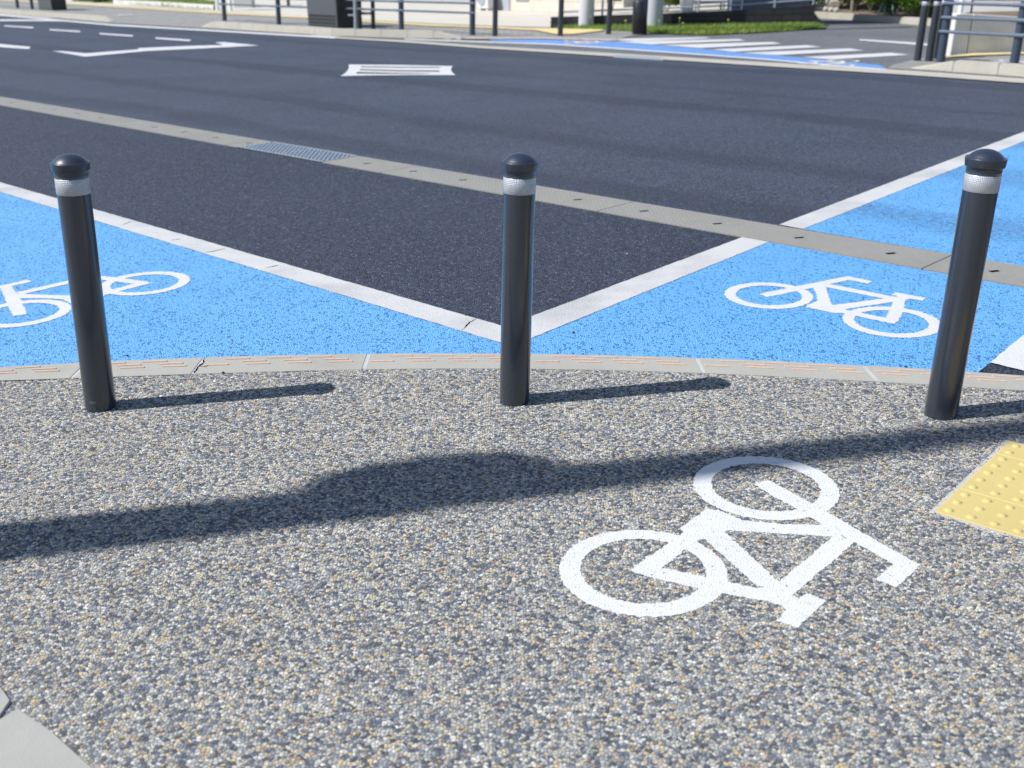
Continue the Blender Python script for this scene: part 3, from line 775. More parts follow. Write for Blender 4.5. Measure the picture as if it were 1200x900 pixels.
place_symbol((140, 18.5), R_(20), 1.0, 'bicycle_symbol', 'faint white bicycle symbol on the pavement between the two far kerbs', .026)

# lane dashes on the main road
dl = [((5, 30), (39, 32), (39, 33.6), (5, 31.2)), ((58, 34.4), (94, 36.6), (94, 38.2), (58, 35.8)), ((116, 39), (156, 41.6), (155, 43.3), (117, 40.6)), ((182, 44.2), (224, 47), (222, 48.8), (183, 46)), ((-30, 49.6), (2, 52.2), (36, 55.4), (34, 58), (-2, 55.5), (-30, 53))]
dn = ['leftmost of four', 'second from the left of four', 'third from the left of four', 'rightmost of four', 'nearer one at the left edge']
for q, nme in zip(dl, dn):
    tag(sheet('lane_dash', rough([g(*p).xy for p in q], .1, .006), .008, M['white_far']), 'white lane dash across the road, '+nme, 'road marking', 'white lane dashes on the main road')
arrow = [(61, 60.2), (74, 60.4), (101, 63), (166, 58.2), (163, 56.9), (172, 56.4), (219, 54.6), (237, 54.8), (263, 53.2), (252, 50.3), (262, 49.8), (303, 53.7), (236, 57.4), (220, 57.4), (173, 60.6), (100, 67)]
arrow = [(61, 60.2), (74, 60.4), (101, 63), (162, 58.4), (162, 56.9), (220, 54.4), (262, 53.2), (252, 50.2), (263, 49.8), (304, 53.8), (236, 57.3), (173, 60.2), (100, 67)]
tag(sheet('turn_arrow', rough([g(*p).xy for p in arrow], .1, .006), .008, M['white_far']), 'white bent arrow painted on the road, foreshortened, at the upper left', 'road marking')
def arc(a, b, sag, n=9):
    a = Vector(a); b = Vector(b); d = b-a; nn = Vector((-d.y, d.x)).normalized()
    return [tuple(a+d*(i/n)+nn*sag*4*(i/n)*(1-i/n)) for i in range(n+1)]
dia = arc((399, 89.6), (408.6, 76.2), 0, 1)
dia = [(399, 89.8), (404, 86.8), (407.6, 83), (409, 79.5), (408.6, 76.2), (470, 76.8), (530.8, 78.1), (528.8, 80.6), (528.6, 83), (530.4, 86), (534.2, 88.7), (480, 88.6), (440, 89)]
holes = [[(423, 78.4), (470, 79), (516, 79.3), (516, 80.3), (470, 80.1), (423, 79.5)],
         [(422, 81.6), (470, 83), (515, 83.3), (515, 84.8), (470, 84.4), (422, 83)],
         [(419, 85), (470, 86.2), (507, 86.4), (495, 87.2), (450, 87.3), (417, 87)]]
tag(sheet('framed_marking', [g(*p).xy for p in dia], .008, M['white_far'], None, [[g(*p).xy for p in h] for h in holes]),
    'white framed road marking with thin dark slots, in the middle of the far lane', 'road marking')

# far pavements
strip('far_pavement', [(-900, -20), (-300, -12), (0, -6), (300, 2), (500, 4), (700, 12), (760, 22), (762, 41)],
      [(-900, -16), (-300, -4), (0, 15.5), (127, 27.8), (243, 34.4), (393, 43), (470, 46.4), (560, 46.2), (640, 45.8), (720, 48), (740, 43.2)], .020, M['paver'])
strip('forecourt', [(60, -8), (300, -4), (560, 2), (700, 6)],
      [(60, 3.2), (230, 13), (240, 14), (360, 20.6), (500, 28.8), (600, 32.6), (646, 33.6)], .030, M['forecourt'])
strip('far_kerb_flush', [(528, 45), (575, 45.6), (640, 45.6), (720, 47.6)], [(528, 46.6), (575, 46.8), (640, 46.8), (722, 49)], .024, mat_simple('pinkish_flush_kerb', (.50, .42, .36), .8, 0, .2, 10))
# yellow tactile lines far
YC = [(-40, -2.2), (63, 3.6), (150, 8.8), (240, 14.6), (360, 21), (500, 30), (580, 33), (625, 35.5), (650, 36), (705, 36.4)]
YD = [(-40, -.9), (63, 5), (150, 10.4), (240, 16.4), (360, 22.8), (500, 32), (580, 35), (625, 37.4), (652, 42.2), (672, 42.2), (708, 38)]
o = strip('tactile_path', YC[:8], YD[:8], .036, M['yellow_far'], None, 'long thin yellow tactile line along the far pavement', 'tactile path')
o = sheet('tactile_patch', [g(*p).xy for p in [(618, 35), (652, 35.6), (706, 36.4), (708, 38), (672, 42.2), (652, 42.4), (626, 37.4)]], .040, M['yellow_far'])
tag(o, 'yellow tactile patch around the far bollards, widening at the end of the yellow line', 'tactile path')

# right pavement with raised kerb
strip('right_pavement', [(1046, 78), (1075, 71), (1108, 67.5), (1140, 64), (1240, 62), (1500, 60)], [(1040, 82.2), (1067, 83.6), (1200, 93), (1500, 116)], .022, M['paver'])
o = strip('tactile_path', [(1106, 69.3), (1140, 65.6), (1200, 64.2), (1330, 61)], [(1106, 71.4), (1140, 68.2), (1200, 66.2), (1330, 63)], .040, M['yellow_far'], None, 'curved yellow tactile line in front of the grey concrete wall at the right', 'tactile path')
def kerbline(px, ends, joints, h=.15, wd=.17):
    """raised kerb blocks; px = foot of the face on the road side"""
    P = [g(*p).xy for p in px]; L = [0]
    for a, b in zip(P, P[1:]): L.append(L[-1]+(b-a).length)
    def at(s):
        s = max(0, min(L[-1], s))
        for i in range(len(P)-1):
            if s <= L[i+1]+1e-9: return P[i].lerp(P[i+1], (s-L[i])/max(1e-9, L[i+1]-L[i])), (P[i+1]-P[i]).normalized()
    s = 0; n = max(1, round(L[-1]/joints)); st = L[-1]/n
    for k in range(n):
        a, b = k*st+.004, (k+1)*st-.004
        (pa, da), (pb, db) = at(a), at(b)
        na_ = Vector((-da.y, da.x)); nb_ = Vector((-db.y, db.x))
        if na_.y < 0: na_, nb_ = -na_, -nb_
        ha = h if not (k == 0 and ends[0]) else .03; hb = h if not (k == n-1 and ends[1]) else .03
        m_ = MB(); bm = m_.bm; V = []
        for p, nn, hh in ((pa, na_, ha), (pb, nb_, hb)):
            V.append([bm.verts.new((p.x, p.y, -.02)), bm.verts.new((p.x+nn.x*.012, p.y+nn.y*.012, hh)), bm.verts.new((p.x+nn.x*wd, p.y+nn.y*wd, hh)), bm.verts.new((p.x+nn.x*wd, p.y+nn.y*wd, -.02))])
        A, B_ = V
        for i in range(4): bm.faces.new((A[i], A[(i+1) % 4], B_[(i+1) % 4], B_[i]))
        bm.faces.new(A); bm.faces.new(B_[::-1])
        bmesh.ops.bevel(bm, geom=[e for e in bm.edges if e.verts[0].co.z > .01 and e.verts[1].co.z > .01], offset=.01, segments=2, affect='EDGES')
        struct(m_.build('kerb_block', M['kerb_far']))
kerbline([(-60, 11), (0, 16.6), (60, 21.3), (128, 26.4)], (0, 1), .62)
kerbline([(236, 32.2), (300, 37), (393, 43.2), (470, 45), (540, 46.8)], (1, 1), .62)
kerbline([(1066, 82), (1120, 86), (1200, 92), (1420, 108.5)], (1, 0), .6)

# railings
def railing(posts, heights, lab, ends=(.12, .12), group='grey pipe railings by the road'):
    P = [g(*p) for p in posts]; o = P[0]
    rt = empty('railing', o); tag(rt, lab, 'railing', group)
    H = max(heights)+.03
    for i, p in enumerate(P):
        m_ = MB(); a = p-o
        m_.tube(a-UP*.02, a+UP*H, .057, n=24); m_.tube(a+UP*H, a+UP*(H+.02), .057, .03, n=24)
        m_.build('post', M['pole_steel'], rt)
    a0 = P[0]+(P[0]-P[1]).normalized()*ends[0]; a1 = P[-1]+(P[-1]-P[-2]).normalized()*ends[1]
    pts = [a0]+P[1:-1]+[a1]
    for h in heights:
        m_ = MB()
        off = Vector((-.04, -.05, 0))
        for a, b in zip(pts, pts[1:]): m_.tube(a-o+UP*h+off, b-o+UP*h+off, .022, n=14)
        for p in pts[1:-1]:
            m_.tube(p-o+UP*h+off-(pts[1]-pts[0]).normalized()*.14, p-o+UP*h+off+(pts[1]-pts[0]).normalized()*.14, .0265, n=14)
        m_.build('rail', M['rail'], rt)
railing([(263.5, 25.5), (327, 29.8), (399, 33.6), (470.5, 37.6), (553.5, 42.4)], (.80, .62, .44), 'long grey pipe railing behind the far kerb, left of the far bollards')
railing([(-60, 6), (21, 10.4), (38, 11.4)], (.80, .62, .44), 'short grey pipe railing at the top left corner of the picture')
railing([(1101.5, 74.6), (1187, 81.4), (1290, 90)], (.78, .60, .42), 'grey pipe railing with a stout end post at the upper right', (.06, .1))

# cabinets, stands and poles across the road
def cabinet(p0, p1, depth, h, lab, louvre=True):
    a, b = g(*p0), g(*p1); d = (b-a); w = d.length; rt = empty('control_cabinet', a); rt.rotation_euler.z = math.atan2(d.y, d.x)
    tag(rt, lab, 'cabinet', 'control cabinets across the road')
    MB().box(0, w, 0, depth, .03, h, .01).build('body', M['black'], rt)
    MB().box(-.01, w+.01, -.015, depth+.01, -.01, .03).build('plinth', M['kerb_far'], rt)
    MB().box(.03, w-.03, -.012, -.001, .07, h-.04, .003).build('door', mat_simple('dark_grey_panel_'+str(int(w*100)), (.075, .085, .10), .35, .1, .1, 4), rt)
    if louvre:
        lv = MB()
        for r in range(3):
            for c in range(7):
                x = .07+c*(w-.14)/7
                lv.box(x, x+(w-.14)/7-.03, -.02, -.0125, .10+r*.075, .15+r*.075)
        lv.build('vent_louvres', M['black'], rt)
    return rt
cabinet((361.5, 32.2), (397, 34.8), .62, 1.15, 'large dark control cabinet with louvred door behind the long railing')
cabinet((46, 12.6), (62, 13.4), .5, 1.1, 'small black cabinet behind the far kerb at the top left', False)
st = empty('metal_stand', g(422, 35)); tag(st, 'black metal stand of two posts and crossbars beside the dark cabinet', 'stand')
d = g(437.5, 35.2)-g(422, 35)
for k in (0, 1):
    MB().tube(d*k, d*k+UP*1.05, .045, n=14).build('leg', M['black'], st)
for h in (.35, .70, 1.0):
    MB().tube(UP*h, d+UP*h, .03, n=10).build('crossbar', M['black'], st)
def pole(p, r, h, m, name, lab, cat='pole', grp=None, taper=1.0, extra=None):
    rt = empty(name, g(*p)); tag(rt, lab, cat, grp)
    MB().tube(UP*-.1, UP*h, r, r*taper, n=40).build('shaft', m, rt)
    if extra: extra(rt)
    return rt
def bracket(rt):
    MB().tube(UP*.32, UP*.32+Vector((-.16, 0, 0)), .018, n=8).build('bracket', M['galv'], rt)
pole((417, 35.8), .036, 3.2, M['galv'], 'sign_post', 'slim pale steel post in front of the dark cabinet and railing', 'post', None, 1, bracket)
pole((1117, 65.6), .034, 3.4, M['whitepaint'], 'sign_post', 'slim white post standing in front of the grey concrete wall at the right', 'post')
def stay(rt):
    MB().box(-.02, .02, -.175, -.165, .5, .75).build('number_plate', M['offwhite'], rt)
pole((686.5, 33.6), .165, 7.5, M['pole_conc'], 'utility_pole', 'thick pale concrete utility pole left of the dark steel pole', 'pole', 'utility poles in the grass verge', .8)
pole((764.5, 34.2), .205, 7.5, M['pole_conc'], 'utility_pole', 'thick grey concrete utility pole just right of and behind the dark steel pole', 'pole', 'utility poles in the grass verge', .8)
def collar(rt):
    MB().lathe([(.135, .0), (.143, .0), (.143, .62), (.135, .63)], 40).build('lower_sleeve', M['black'], rt)
pole((749.3, 41.2), .134, 6.5, M['pole_steel'], 'steel_pole', 'dark blue steel pole between the two concrete utility poles', 'pole', None, .85, collar)

# grass verge
def inside_pts(P, n):
    xs_ = [p.x for p in P]; ys_ = [p.y for p in P]; out = []
    while len(out) < n:
        x, y = random.uniform(min(xs_), max(xs_)), random.uniform(min(ys_), max(ys_))
        if in_poly(P, np.array([x]), np.array([y]))[0]: out.append((x, y))
    return out
def grass(name, P, n, hmin, hmax, w, lab):
    v, f = [], []
    for x, y in inside_pts(P, n):
        a = random.uniform(0, 6.28); h = random.uniform(hmin, hmax); lx, ly = random.gauss(0, .3)*h, random.gauss(0, .3)*h
        dx, dy = math.cos(a)*w/2, math.sin(a)*w/2; k = len(v)
        v += [(x-dx, y-dy, 0), (x+dx, y+dy, 0), (x+lx+dx*.5, y+ly+dy*.5, h*.6), (x+lx-dx*.5, y+ly-dy*.5, h*.6), (x+lx*1.9, y+ly*1.9, h)]
        f += [(k, k+1, k+2, k+3), (k+3, k+2, k+4)]
    me = bpy.data.meshes.new(name); me.from_pydata(v, [], f); o = link(name, me, M['grass']); return tag(o, lab, 'grass', kind='stuff')
GP = [g(*p).xy for p in [(648, 35), (690, 33), (760, 31), (860, 30), (950, 29.6), (968, 34.4), (900, 39), (832, 42), (790, 41.4), (758, 39.6), (735, 38), (700, 36.8), (665, 36)]]
struct(sheet('verge_soil', GP, .028, M['soil']))
grass('verge_grass', GP, 18000, .04, .13, .022, 'bright green grass verge below the dark block wall')
GP2 = [g(*p).xy for p in [(84, 2.5), (130, 4.8), (140, 5.5), (252, 13), (252, 3), (180, -1), (90, -3)]]
struct(sheet('verge_soil', GP2, .034, M['soil']))
grass('verge_grass', GP2, 9000, .04, .16, .03, 'patchy grass and weeds beyond the yellow line at the top left')
fm = []
for i, (u, v) in enumerate([(658, 34), (692, 34), (733, 36), (772, 38.4), (800, 38), (853, 37), (796, 35)]):
    p = g(u, v); rt = empty('dandelion', p); h = random.uniform(.16, .24)
    tag(rt, ['yellow dandelion in the verge left of the first concrete pole', 'yellow dandelion at the foot of the first concrete pole', 'yellow dandelion between the first concrete pole and the steel pole', 'yellow dandelion beside the second concrete pole', 'yellow dandelion low in the verge, right of the second concrete pole', 'rightmost yellow dandelion below the dark block wall', 'yellow dandelion close to the block wall, right of the second concrete pole'][i], 'flower', 'dandelions in the verge')
    MB().tube((0, 0, 0), (0, 0, h), .004, n=5).build('stem', M['stake'], rt)
    MB().lathe([(0, h), (.018, h+.004), (.022, h+.009), (.015, h+.017), (0, h+.02)], 9).build('flower_head', M['flower'], rt)

# foliage
def foliage(name, blobs, n, leaf, m, parent=None, flat=.5):
    N = n; V = []; tot = sum(b[3]**2 for b in blobs)
    for cx, cy, cz, r in blobs:
        k = int(N*r*r/tot)
        d = RNG.normal(size=(k, 3)); d /= np.linalg.norm(d, axis=1)[:, None]
        lump = 1+.22*np.sin(d[:, 0]*7+cx*9)*np.sin(d[:, 1]*6+cy*5)*np.cos(d[:, 2]*8+r*20)
        rad = r*lump*RNG.uniform(.45, 1.0, k)**.5*1.05
        c = d*rad[:, None]*np.array([1, 1, .85])+np.array([cx, cy, cz])
        c = c[c[:, 2] > .02]; k = len(c)
        a = RNG.normal(size=(k, 3)); a /= np.linalg.norm(a, axis=1)[:, None]
        b = np.cross(a, RNG.normal(size=(k, 3))); b /= np.linalg.norm(b, axis=1)[:, None]
        s = leaf*RNG.uniform(.6, 1.3, k)[:, None]
        V.append(np.stack([c-a*s, c+b*s*.42, c+a*s, c-b*s*.42], 1))
    V = np.concatenate(V).reshape(-1, 3); nf = len(V)//4
    me = bpy.data.meshes.new(name); me.vertices.add(len(V)); me.vertices.foreach_set('co', V.astype(np.float32).ravel())
    me.loops.add(nf*4); me.loops.foreach_set('vertex_index', np.arange(nf*4, dtype=np.int32))
    me.polygons.add(nf); me.polygons.foreach_set('loop_start', np.arange(nf, dtype=np.int32)*4); me.polygons.foreach_set('loop_total', np.full(nf, 4, np.int32))
    me.update(calc_edges=True); return link(name, me, m, parent)
def shrub(p, w, h, lab, m='leaf', n=2500, leaf=.05, grp='shrubs across the road'):
    rt = empty('shrub', p); tag(rt, lab, 'shrub', grp)
    st_ = MB()
    for k in range(6):
        a = random.uniform(0, 6.28); st_.tube((0, 0, -.02), (math.cos(a)*w*.3, math.sin(a)*w*.3, h*.6), .015, .006, n=6)
    st_.build('stems', M['bark'], rt)
    bl_ = []
    for k in range(7):
        a = random.uniform(0, 6.28); q = random.uniform(.1, .33)*w
        bl_.append((math.cos(a)*q, math.sin(a)*q*.8, h*random.uniform(.35, .75), w*random.uniform(.18, .3)))
    foliage('crown', bl_, n, leaf, M[m], rt)
    return rt

# low dark block wall with terrace and rail
wb = [g(*p) for p in [(645, 34), (760, 33.2), (860, 32), (953, 30.8)]]
htop = [vert(645, 34, 20.4), vert(760, 33.2, 16.6), vert(860, 32, 12.6), vert(953, 30.8, 5.2)]
w_ = MB(); bm = w_.bm; V = []
dn_ = Vector((.06, 1, 0)).normalized()
for p, h in zip(wb, htop):
    V.append([bm.verts.new(p+Vector((0, 0, -.02))), bm.verts.new(p+UP*h), bm.verts.new(p+UP*h+dn_*.18), bm.verts.new(p+dn_*.18+Vector((0, 0, -.02)))])
for A, B_ in zip(V, V[1:]):
    for i in range(4): bm.faces.new((A[i], A[(i+1) % 4], B_[(i+1) % 4], B_[i]))
bm.faces.new(V[0]); bm.faces.new(V[-1][::-1])
tag(w_.build('block_wall', M['darkblock']), 'low charcoal block wall behind the grass verge, higher towards the right', 'wall')
# return leg of the wall along the side road
p, q = wb[-1]+Vector((.02, .19, 0)), wb[-1]+Vector((1.2, 7.5, 0))
rl_ = MB(); dd = (q-p).normalized(); e_ = Vector((-dd.y, dd.x, 0))*.18; bm = rl_.bm
V = []
for s_, h in ((p, htop[-1]-.004), (q, htop[-1]+.25)):
    V.append([bm.verts.new(s_+Vector((0, 0, -.02))), bm.verts.new(s_+UP*h), bm.verts.new(s_+UP*h+e_), bm.verts.new(s_+e_+Vector((0, 0, -.02)))])
for i in range(4): bm.faces.new((V[0][i], V[0][(i+1) % 4], V[1][(i+1) % 4], V[1][i]))
bm.faces.new(V[0]); bm.faces.new(V[1][::-1])
tag(rl_.build('block_wall', M['darkblock']), 'side return of the charcoal block wall running back from its right corner', 'wall')
# terrace behind the wall
tr = MB(); bm = tr.bm
front = [p+dn_*.185+UP*(h-.03) for p, h in zip(wb, htop)]
back = [p+Vector((.5, 4.6, 0)) for p in front]
for a, b, c, d_ in zip(front, front[1:], back[1:], back): tr.face([a, b, c, d_])
struct(tr.build('terrace', M['forecourt']))
# balustrade
rt = empty('terrace_rail', wb[0]); tag(rt, 'thin grey handrail on top of the charcoal block wall', 'railing')
bp = [(655, 0.0), (706, 0), (769, 0), (819, 0), (869, 0), (907, 0), (951, 0)]
tops = []
for u, _ in bp:
    t = (u-645)/(953-645); base = wb[0].lerp(wb[-1], t)+dn_*.09; hh = np.interp(u, [645, 760, 860, 953], htop)
    tops.append((base-wb[0], hh))
    MB().tube(base-wb[0]+UP*(hh-.02), base-wb[0]+UP*(hh+1.0), .022, n=10).build('post', M['galv'], rt)
for dz in (.10, .98):
    m_ = MB()
    for (a, ha), (b, hb) in zip(tops, tops[1:]): m_.tube(a+UP*(ha+dz), b+UP*(hb+dz), .018, n=10)
    m_.build('rail', M['galv'], rt)

# houses
def house(o, rz, w, d, h, mw, lab, wins, door=None, name='house'):
    rt = empty(name, o, rz); tag(rt, lab, 'building', 'buildings across the road')
    MB().box(0, w, 0, d, -.05, h).build('wall', mw, rt)
    MB().box(-.35, w+.35, -.35, d+.35, h+.003, h+.22, .02).build('roof', M['pole_steel'], rt)
    for (x, z, ww, hh) in wins:
        f = MB()
        f.box(x-.05, x+ww+.05, -.035, -.003, z-.05, z).box(x-.05, x+ww+.05, -.035, -.003, z+hh, z+hh+.05).box(x-.05, x, -.034, -.003, z, z+hh).box(x+ww, x+ww+.05, -.034, -.003, z, z+hh).box(x+ww/2-.02, x+ww/2+.02, -.033, -.003, z, z+hh)
        fo = f.build('window', M['galv'], rt)
        MB().box(x+.001, x+ww-.001, -.02, -.004, z+.001, z+hh-.001).build('pane', M['glass'], fo)
    if door:
        x, ww, hh = door
        dd_ = MB().box(x, x+ww, -.03, -.003, 0, hh, .005).build('door', mat_simple('grey_door_'+name, (.36, .38, .42), .5), rt)
        MB().box(x+ww-.12, x+ww-.08, -.07, -.031, .9, 1.1).build('handle', M['galv'], dd_)
    return rt
ha = g(575, 11.8, .03); hb = g(735, 17.5, .03); dh = hb-ha
ha = g(560, 10.8, .03); dh = g(650, 15.2, .03)-ha
house(ha, math.atan2(dh.y, dh.x), dh.length*1.75, 7, 3.6, M['housewall'], 'beige panelled building behind the forecourt and the concrete poles',
      [(dh.length*.535, .34, .52, .5), (dh.length*1.05, .9, 1.6, 1.2)], (dh.length*.30, .55, 2.0), 'beige_building')
# slate-blue building behind the terrace
ob = wb[0].lerp(wb[-1], .70)+Vector((.0, .30, .2))
house(ob, R_(-4), 1.62, .8, 2.0, M['bluehouse'], 'slate blue shed on the terrace behind the right end of the block wall', [(.4, .9, .8, .6)], None, 'storage_shed')
# outdoor unit
ac = empty('air_conditioner_unit', g(560, 10.6, .03)); ac.rotation_euler.z = math.atan2(dh.y, dh.x); ac.location = g(559.5, 12.2, .03)
tag(ac, 'white air conditioner outdoor unit with round fan by the beige building', 'air conditioner')
MB().box(0, .56, 0, .28, .06, .62, .015).build('casing', M['offwhite'], ac)
MB().lathe([(0, 0), (.17, 0), (.20, .004), (.205, .010), (.19, .012)], 32).build('fan_grille', M['galv'], ac)
fg_ = ac.children[-1]; fg_.rotation_euler.x = R_(90); fg_.location = (.24, -.002, .33)
for x in (.05, .43): MB().box(x, x+.08, .02, .26, 0, .06).build('foot', M['offwhite'], ac)

# notice board and planter stones, left
nb = empty('notice_board', g(255.5, 13.6)); tag(nb, 'white two-legged notice board seen at its feet behind the railing end', 'notice board')
d = g(270.5, 13.8)-g(255.5, 13.6)
for k in (0, 1): MB().tube(d*k, d*k+UP*1.9, .055, n=14).build('leg', M['whitepaint'], nb)
bb = MB().box(-.05, d.length+.05, -.02, .02, .85, 1.8, .005).build('board', M['offwhite'], nb); bb.rotation_euler.z = math.atan2(d.y, d.x)
pl = empty('concrete_planter', g(274, 10.4)); tag(pl, 'pale grey concrete planter box right of the white notice board', 'planter')
MB().box(0, .62, 0, .5, 0, .34, .02).build('box', M['greywall'], pl)
MB().box(.05, .57, .05, .45, .341, .36).build('soil', M['soil'], pl)
bn = empty('bench', g(291, 8.6)); tag(bn, 'dark low bench on the forecourt right of the concrete planter', 'bench')
MB().box(-.1, 1.5, 0, .4, .38, .43, .008).build('seat', M['pole_steel'], bn)
for x in (.02, 1.32): MB().box(x, x+.06, .05, .35, 0, .379).build('leg', M['black'], bn)
# low grey edging stones of the verge at left
for i, (a, b) in enumerate([((133, 5.2), (190, 8.4)), ((191, 8.5), (250, 12.6))]):
    A, B_ = g(*a).xy, g(*b).xy; n_ = (B_-A).normalized(); n_ = Vector((-n_.y, n_.x))
    tag(MB().prism([A, B_, B_+n_*.18, A+n_*.18], 0, .17, .01).build('verge_edging', M['greywall']), ['grey edging block of the top left verge, nearer the shrubs', 'grey edging block of the top left verge, nearer the notice board'][i], 'edging stone', 'edging blocks of the verge')
shrub(g(101, 2.6), 1.0, .55, 'low bright green shrub at the top left, left of a pair', n=2500, leaf=.05)
shrub(g(121, 3.8), .9, .5, 'low bright green shrub at the top left, right of a pair beside the edging block', n=2500, leaf=.05)
shrub(g(223, 1.0), 1.3, .4, 'flat green shrub in the verge just left of the notice board', n=2000, leaf=.05)

# shrubs by the buildings
shrub(wb[0].lerp(wb[-1], .235)+Vector((.1, 1.3, .18)), .55, 1.1, 'slim green shrub behind the block wall, between the concrete pole and steel pole', n=2500, leaf=.035)
shrub(wb[0].lerp(wb[-1], .45)+Vector((.1, 1.2, .22)), 1.0, .9, 'rounded green shrub behind the block wall, right of the second concrete pole', n=3000, leaf=.035)
# white tub on the terrace
tu = empty('plant_tub', wb[0].lerp(wb[-1], .535)+Vector((.05, .8, .28))); tag(tu, 'white plant tub on the terrace behind the handrail', 'tub')
MB().lathe([(0, 0), (.13, 0), (.17, .34), (.18, .36), (.16, .36), (.15, .30), (0, .30)], 24).build('pot', M['whitepaint'], tu)
cr = empty('garden_table', wb[0].lerp(wb[-1], .63)+Vector((.1, 1.3, .28))); tag(cr, 'low white garden table on the terrace behind the handrail', 'table')
MB().box(-.35, .35, -.25, .25, .20, .24, .008).build('tabletop', M['whitepaint'], cr)
for x in (-.3, .26):
    for y in (-.2, .16): MB().box(x, x+.04, y, y+.04, -.05, .199).build('leg', M['whitepaint'], cr)

# far bank on the right: kerb stones, soil slope, bushes, pale retaining wall
kerbline([(940, 20.6), (1000, 24), (1060, 28.4), (1120, 33), (1200, 38)], (0, 0), .9, .14, .2)
bk = [g(*p) for p in [(940, 19.8), (1000, 23.2), (1060, 27.4), (1120, 32), (1260, 41)]]
dirb = Vector((.55, .83, 0))
rows_ = []
bmk = MB(); bm = bmk.bm
NB = 14
for i in range(40):
    t = i/39*(len(bk)-1); k = min(int(t), len(bk)-2); p = bk[k].lerp(bk[k+1], t-k); r = []
    for j in range(NB):
        s_ = j/(NB-1); q = p+dirb*(s_*7); z = .10+.20*min(1, s_*2.2)+.05*math.sin(i*1.7+j*2.1)*min(1, s_*4)
        r.append(bm.verts.new((q.x+.12*dirb.x, q.y+.12*dirb.y, z)))
    rows_.append(r)
for A, B_ in zip(rows_, rows_[1:]):
    for j in range(NB-1): f = bm.faces.new((A[j], A[j+1], B_[j+1], B_[j])); f.smooth = True
struct(bmk.build('soil_bank', M['soil']))
def onbank(u, v, back=0.0): p = g(u, v); q = p+dirb*back; return Vector((q.x, q.y, .12+.19*min(1, back/3.2)))
bsh = [(957, 19.5, .5, 1.2, 1.0, 'leafdark'), (972, 20.2, .75, 1.3, 1.1, 'leafdark'), (990, 21.5, .7, 1.0, .75, 'leaf'), (1006, 23, .9, 1.3, 1.1, 'leafdark'), (1022, 24.2, .75, .95, .7, 'leaf'),
       (1036, 25.6, 1.0, 1.3, 1.2, 'leafdark'), (1052, 27, .9, 1.2, .9, 'leafdark'), (1066, 27.6, .55, 1.4, .9, 'leaf'), (1083, 29, .6, 1.4, .85, 'leaf'), (1108, 31, 1.3, 1.1, .4, 'leaf'), (1062, 27, 1.9, 1.6, 1.5, 'leafdark'), (998, 22, 1.9, 1.6, 1.6, 'leafdark')]
bsl = ['dark bush at the left end of the far bank', 'dark green bush second from the left on the far bank', 'lighter low bush beside the thin grey trunk on the far bank', 'dark green bush behind and right of the thin grey trunk', 'low light green bush at the foot of the stakes', 'dark green bush behind the stakes', 'dark bush just right of the stakes', 'bright green bush, larger, left of the cluster of far bollards', 'bright green bush directly behind the far bollard cluster', 'low sparse green bush behind the white post', 'tall dark bush at the back, right half of the far bank', 'tall dark bush at the back, left half of the far bank']
for (u, v, back, w, h, m), lab in zip(bsh, bsl):
    shrub(onbank(u, v, back), w*1.15, h*1.25, lab, m, int(3200*w), .045, 'bushes on the far bank')
def weeds(u, v, back, lab, r=.3):
    rt = empty('weed_clump', onbank(u, v, back)); tag(rt, lab, 'weeds', 'weed clumps on the far bank')
    foliage('leaves', [(0, 0, .08, r), (r*.8, .1, .06, r*.7)], 500, .04, M['leaf'], rt)
weeds(1128, 33, .9, 'small green weed clump below the pale wall, nearer the white post')
weeds(1162, 34, 1.2, 'small green weed clump on the soil right of the white post')
weeds(1190, 36, 2.0, 'leafy green weed clump at the right edge above the soil', .45)
tk = empty('young_tree', onbank(992, 21.8, .35)); tag(tk, 'young tree with thin grey trunk on the far bank', 'tree')
MB().tube((0, 0, -.1), (.05, 0, 2.2), .045, .03, n=10).build('trunk', M['bark'], tk)
foliage('crown', [(0, 0, 2.5, .5), (.3, 0, 2.2, .35), (-.25, .1, 2.3, .4)], 2500, .05, M['leaf'], tk)
for i, (u, lean) in enumerate([(1022, .35), (1030, -.05), (1039, .02)]):
    q = onbank(u, 25, .4); tag(MB().tube(q-Vector((0, 0, .1)), q+Vector((lean, 0, 1.3)), .022, n=8).build('garden_stake', M['stake']), ['leaning green garden stake on the far bank', 'middle green garden stake on the far bank, upright', 'rightmost green garden stake on the far bank, upright'][i], 'stake', 'garden stakes on the far bank')
for i, u in enumerate((963, 969, 975)):
    p = g(u, 21.3+i*.5); bm_ = MB(); r = bmesh.ops.create_icosphere(bm_.bm, subdivisions=2, radius=.07)
    for v in r['verts']: v.co = Vector((v.co.x*1.1, v.co.y, v.co.z*.8))*random.uniform(.92, 1.08)+Vector((p.x+.1, p.y+.06, .20))
    tag(bm_.build('kerb_stone', M['stone']), f'small round pale stone on the far kerb at the bank, {["left", "middle", "right"][i]} of three', 'stone', 'small stones on the far kerb')
# pale retaining wall behind the bank, right
a, b = g(1100, 12.5, .40), g(1330, 8.0, .50)
ddv = (b-a).normalized(); nn = Vector((-ddv.y, ddv.x, 0))
rw = MB(); L = (b-a).length+6
rw.box(0, L, 0, .3, -.14, 1.9); ro = rw.build('retaining_wall', M['palebank']); ro.location = a; ro.rotation_euler.z = math.atan2(ddv.y, ddv.x)
tag(ro, 'pale concrete retaining wall behind the bank at the upper right', 'wall')
for k in range(9):
    o = MB().tube((0.9+k*.75, -.02, .25+(k % 2)*.45), (0.9+k*.75, .01, .25+(k % 2)*.45), .028, n=12).build('weep_hole', M['pit'], ro)
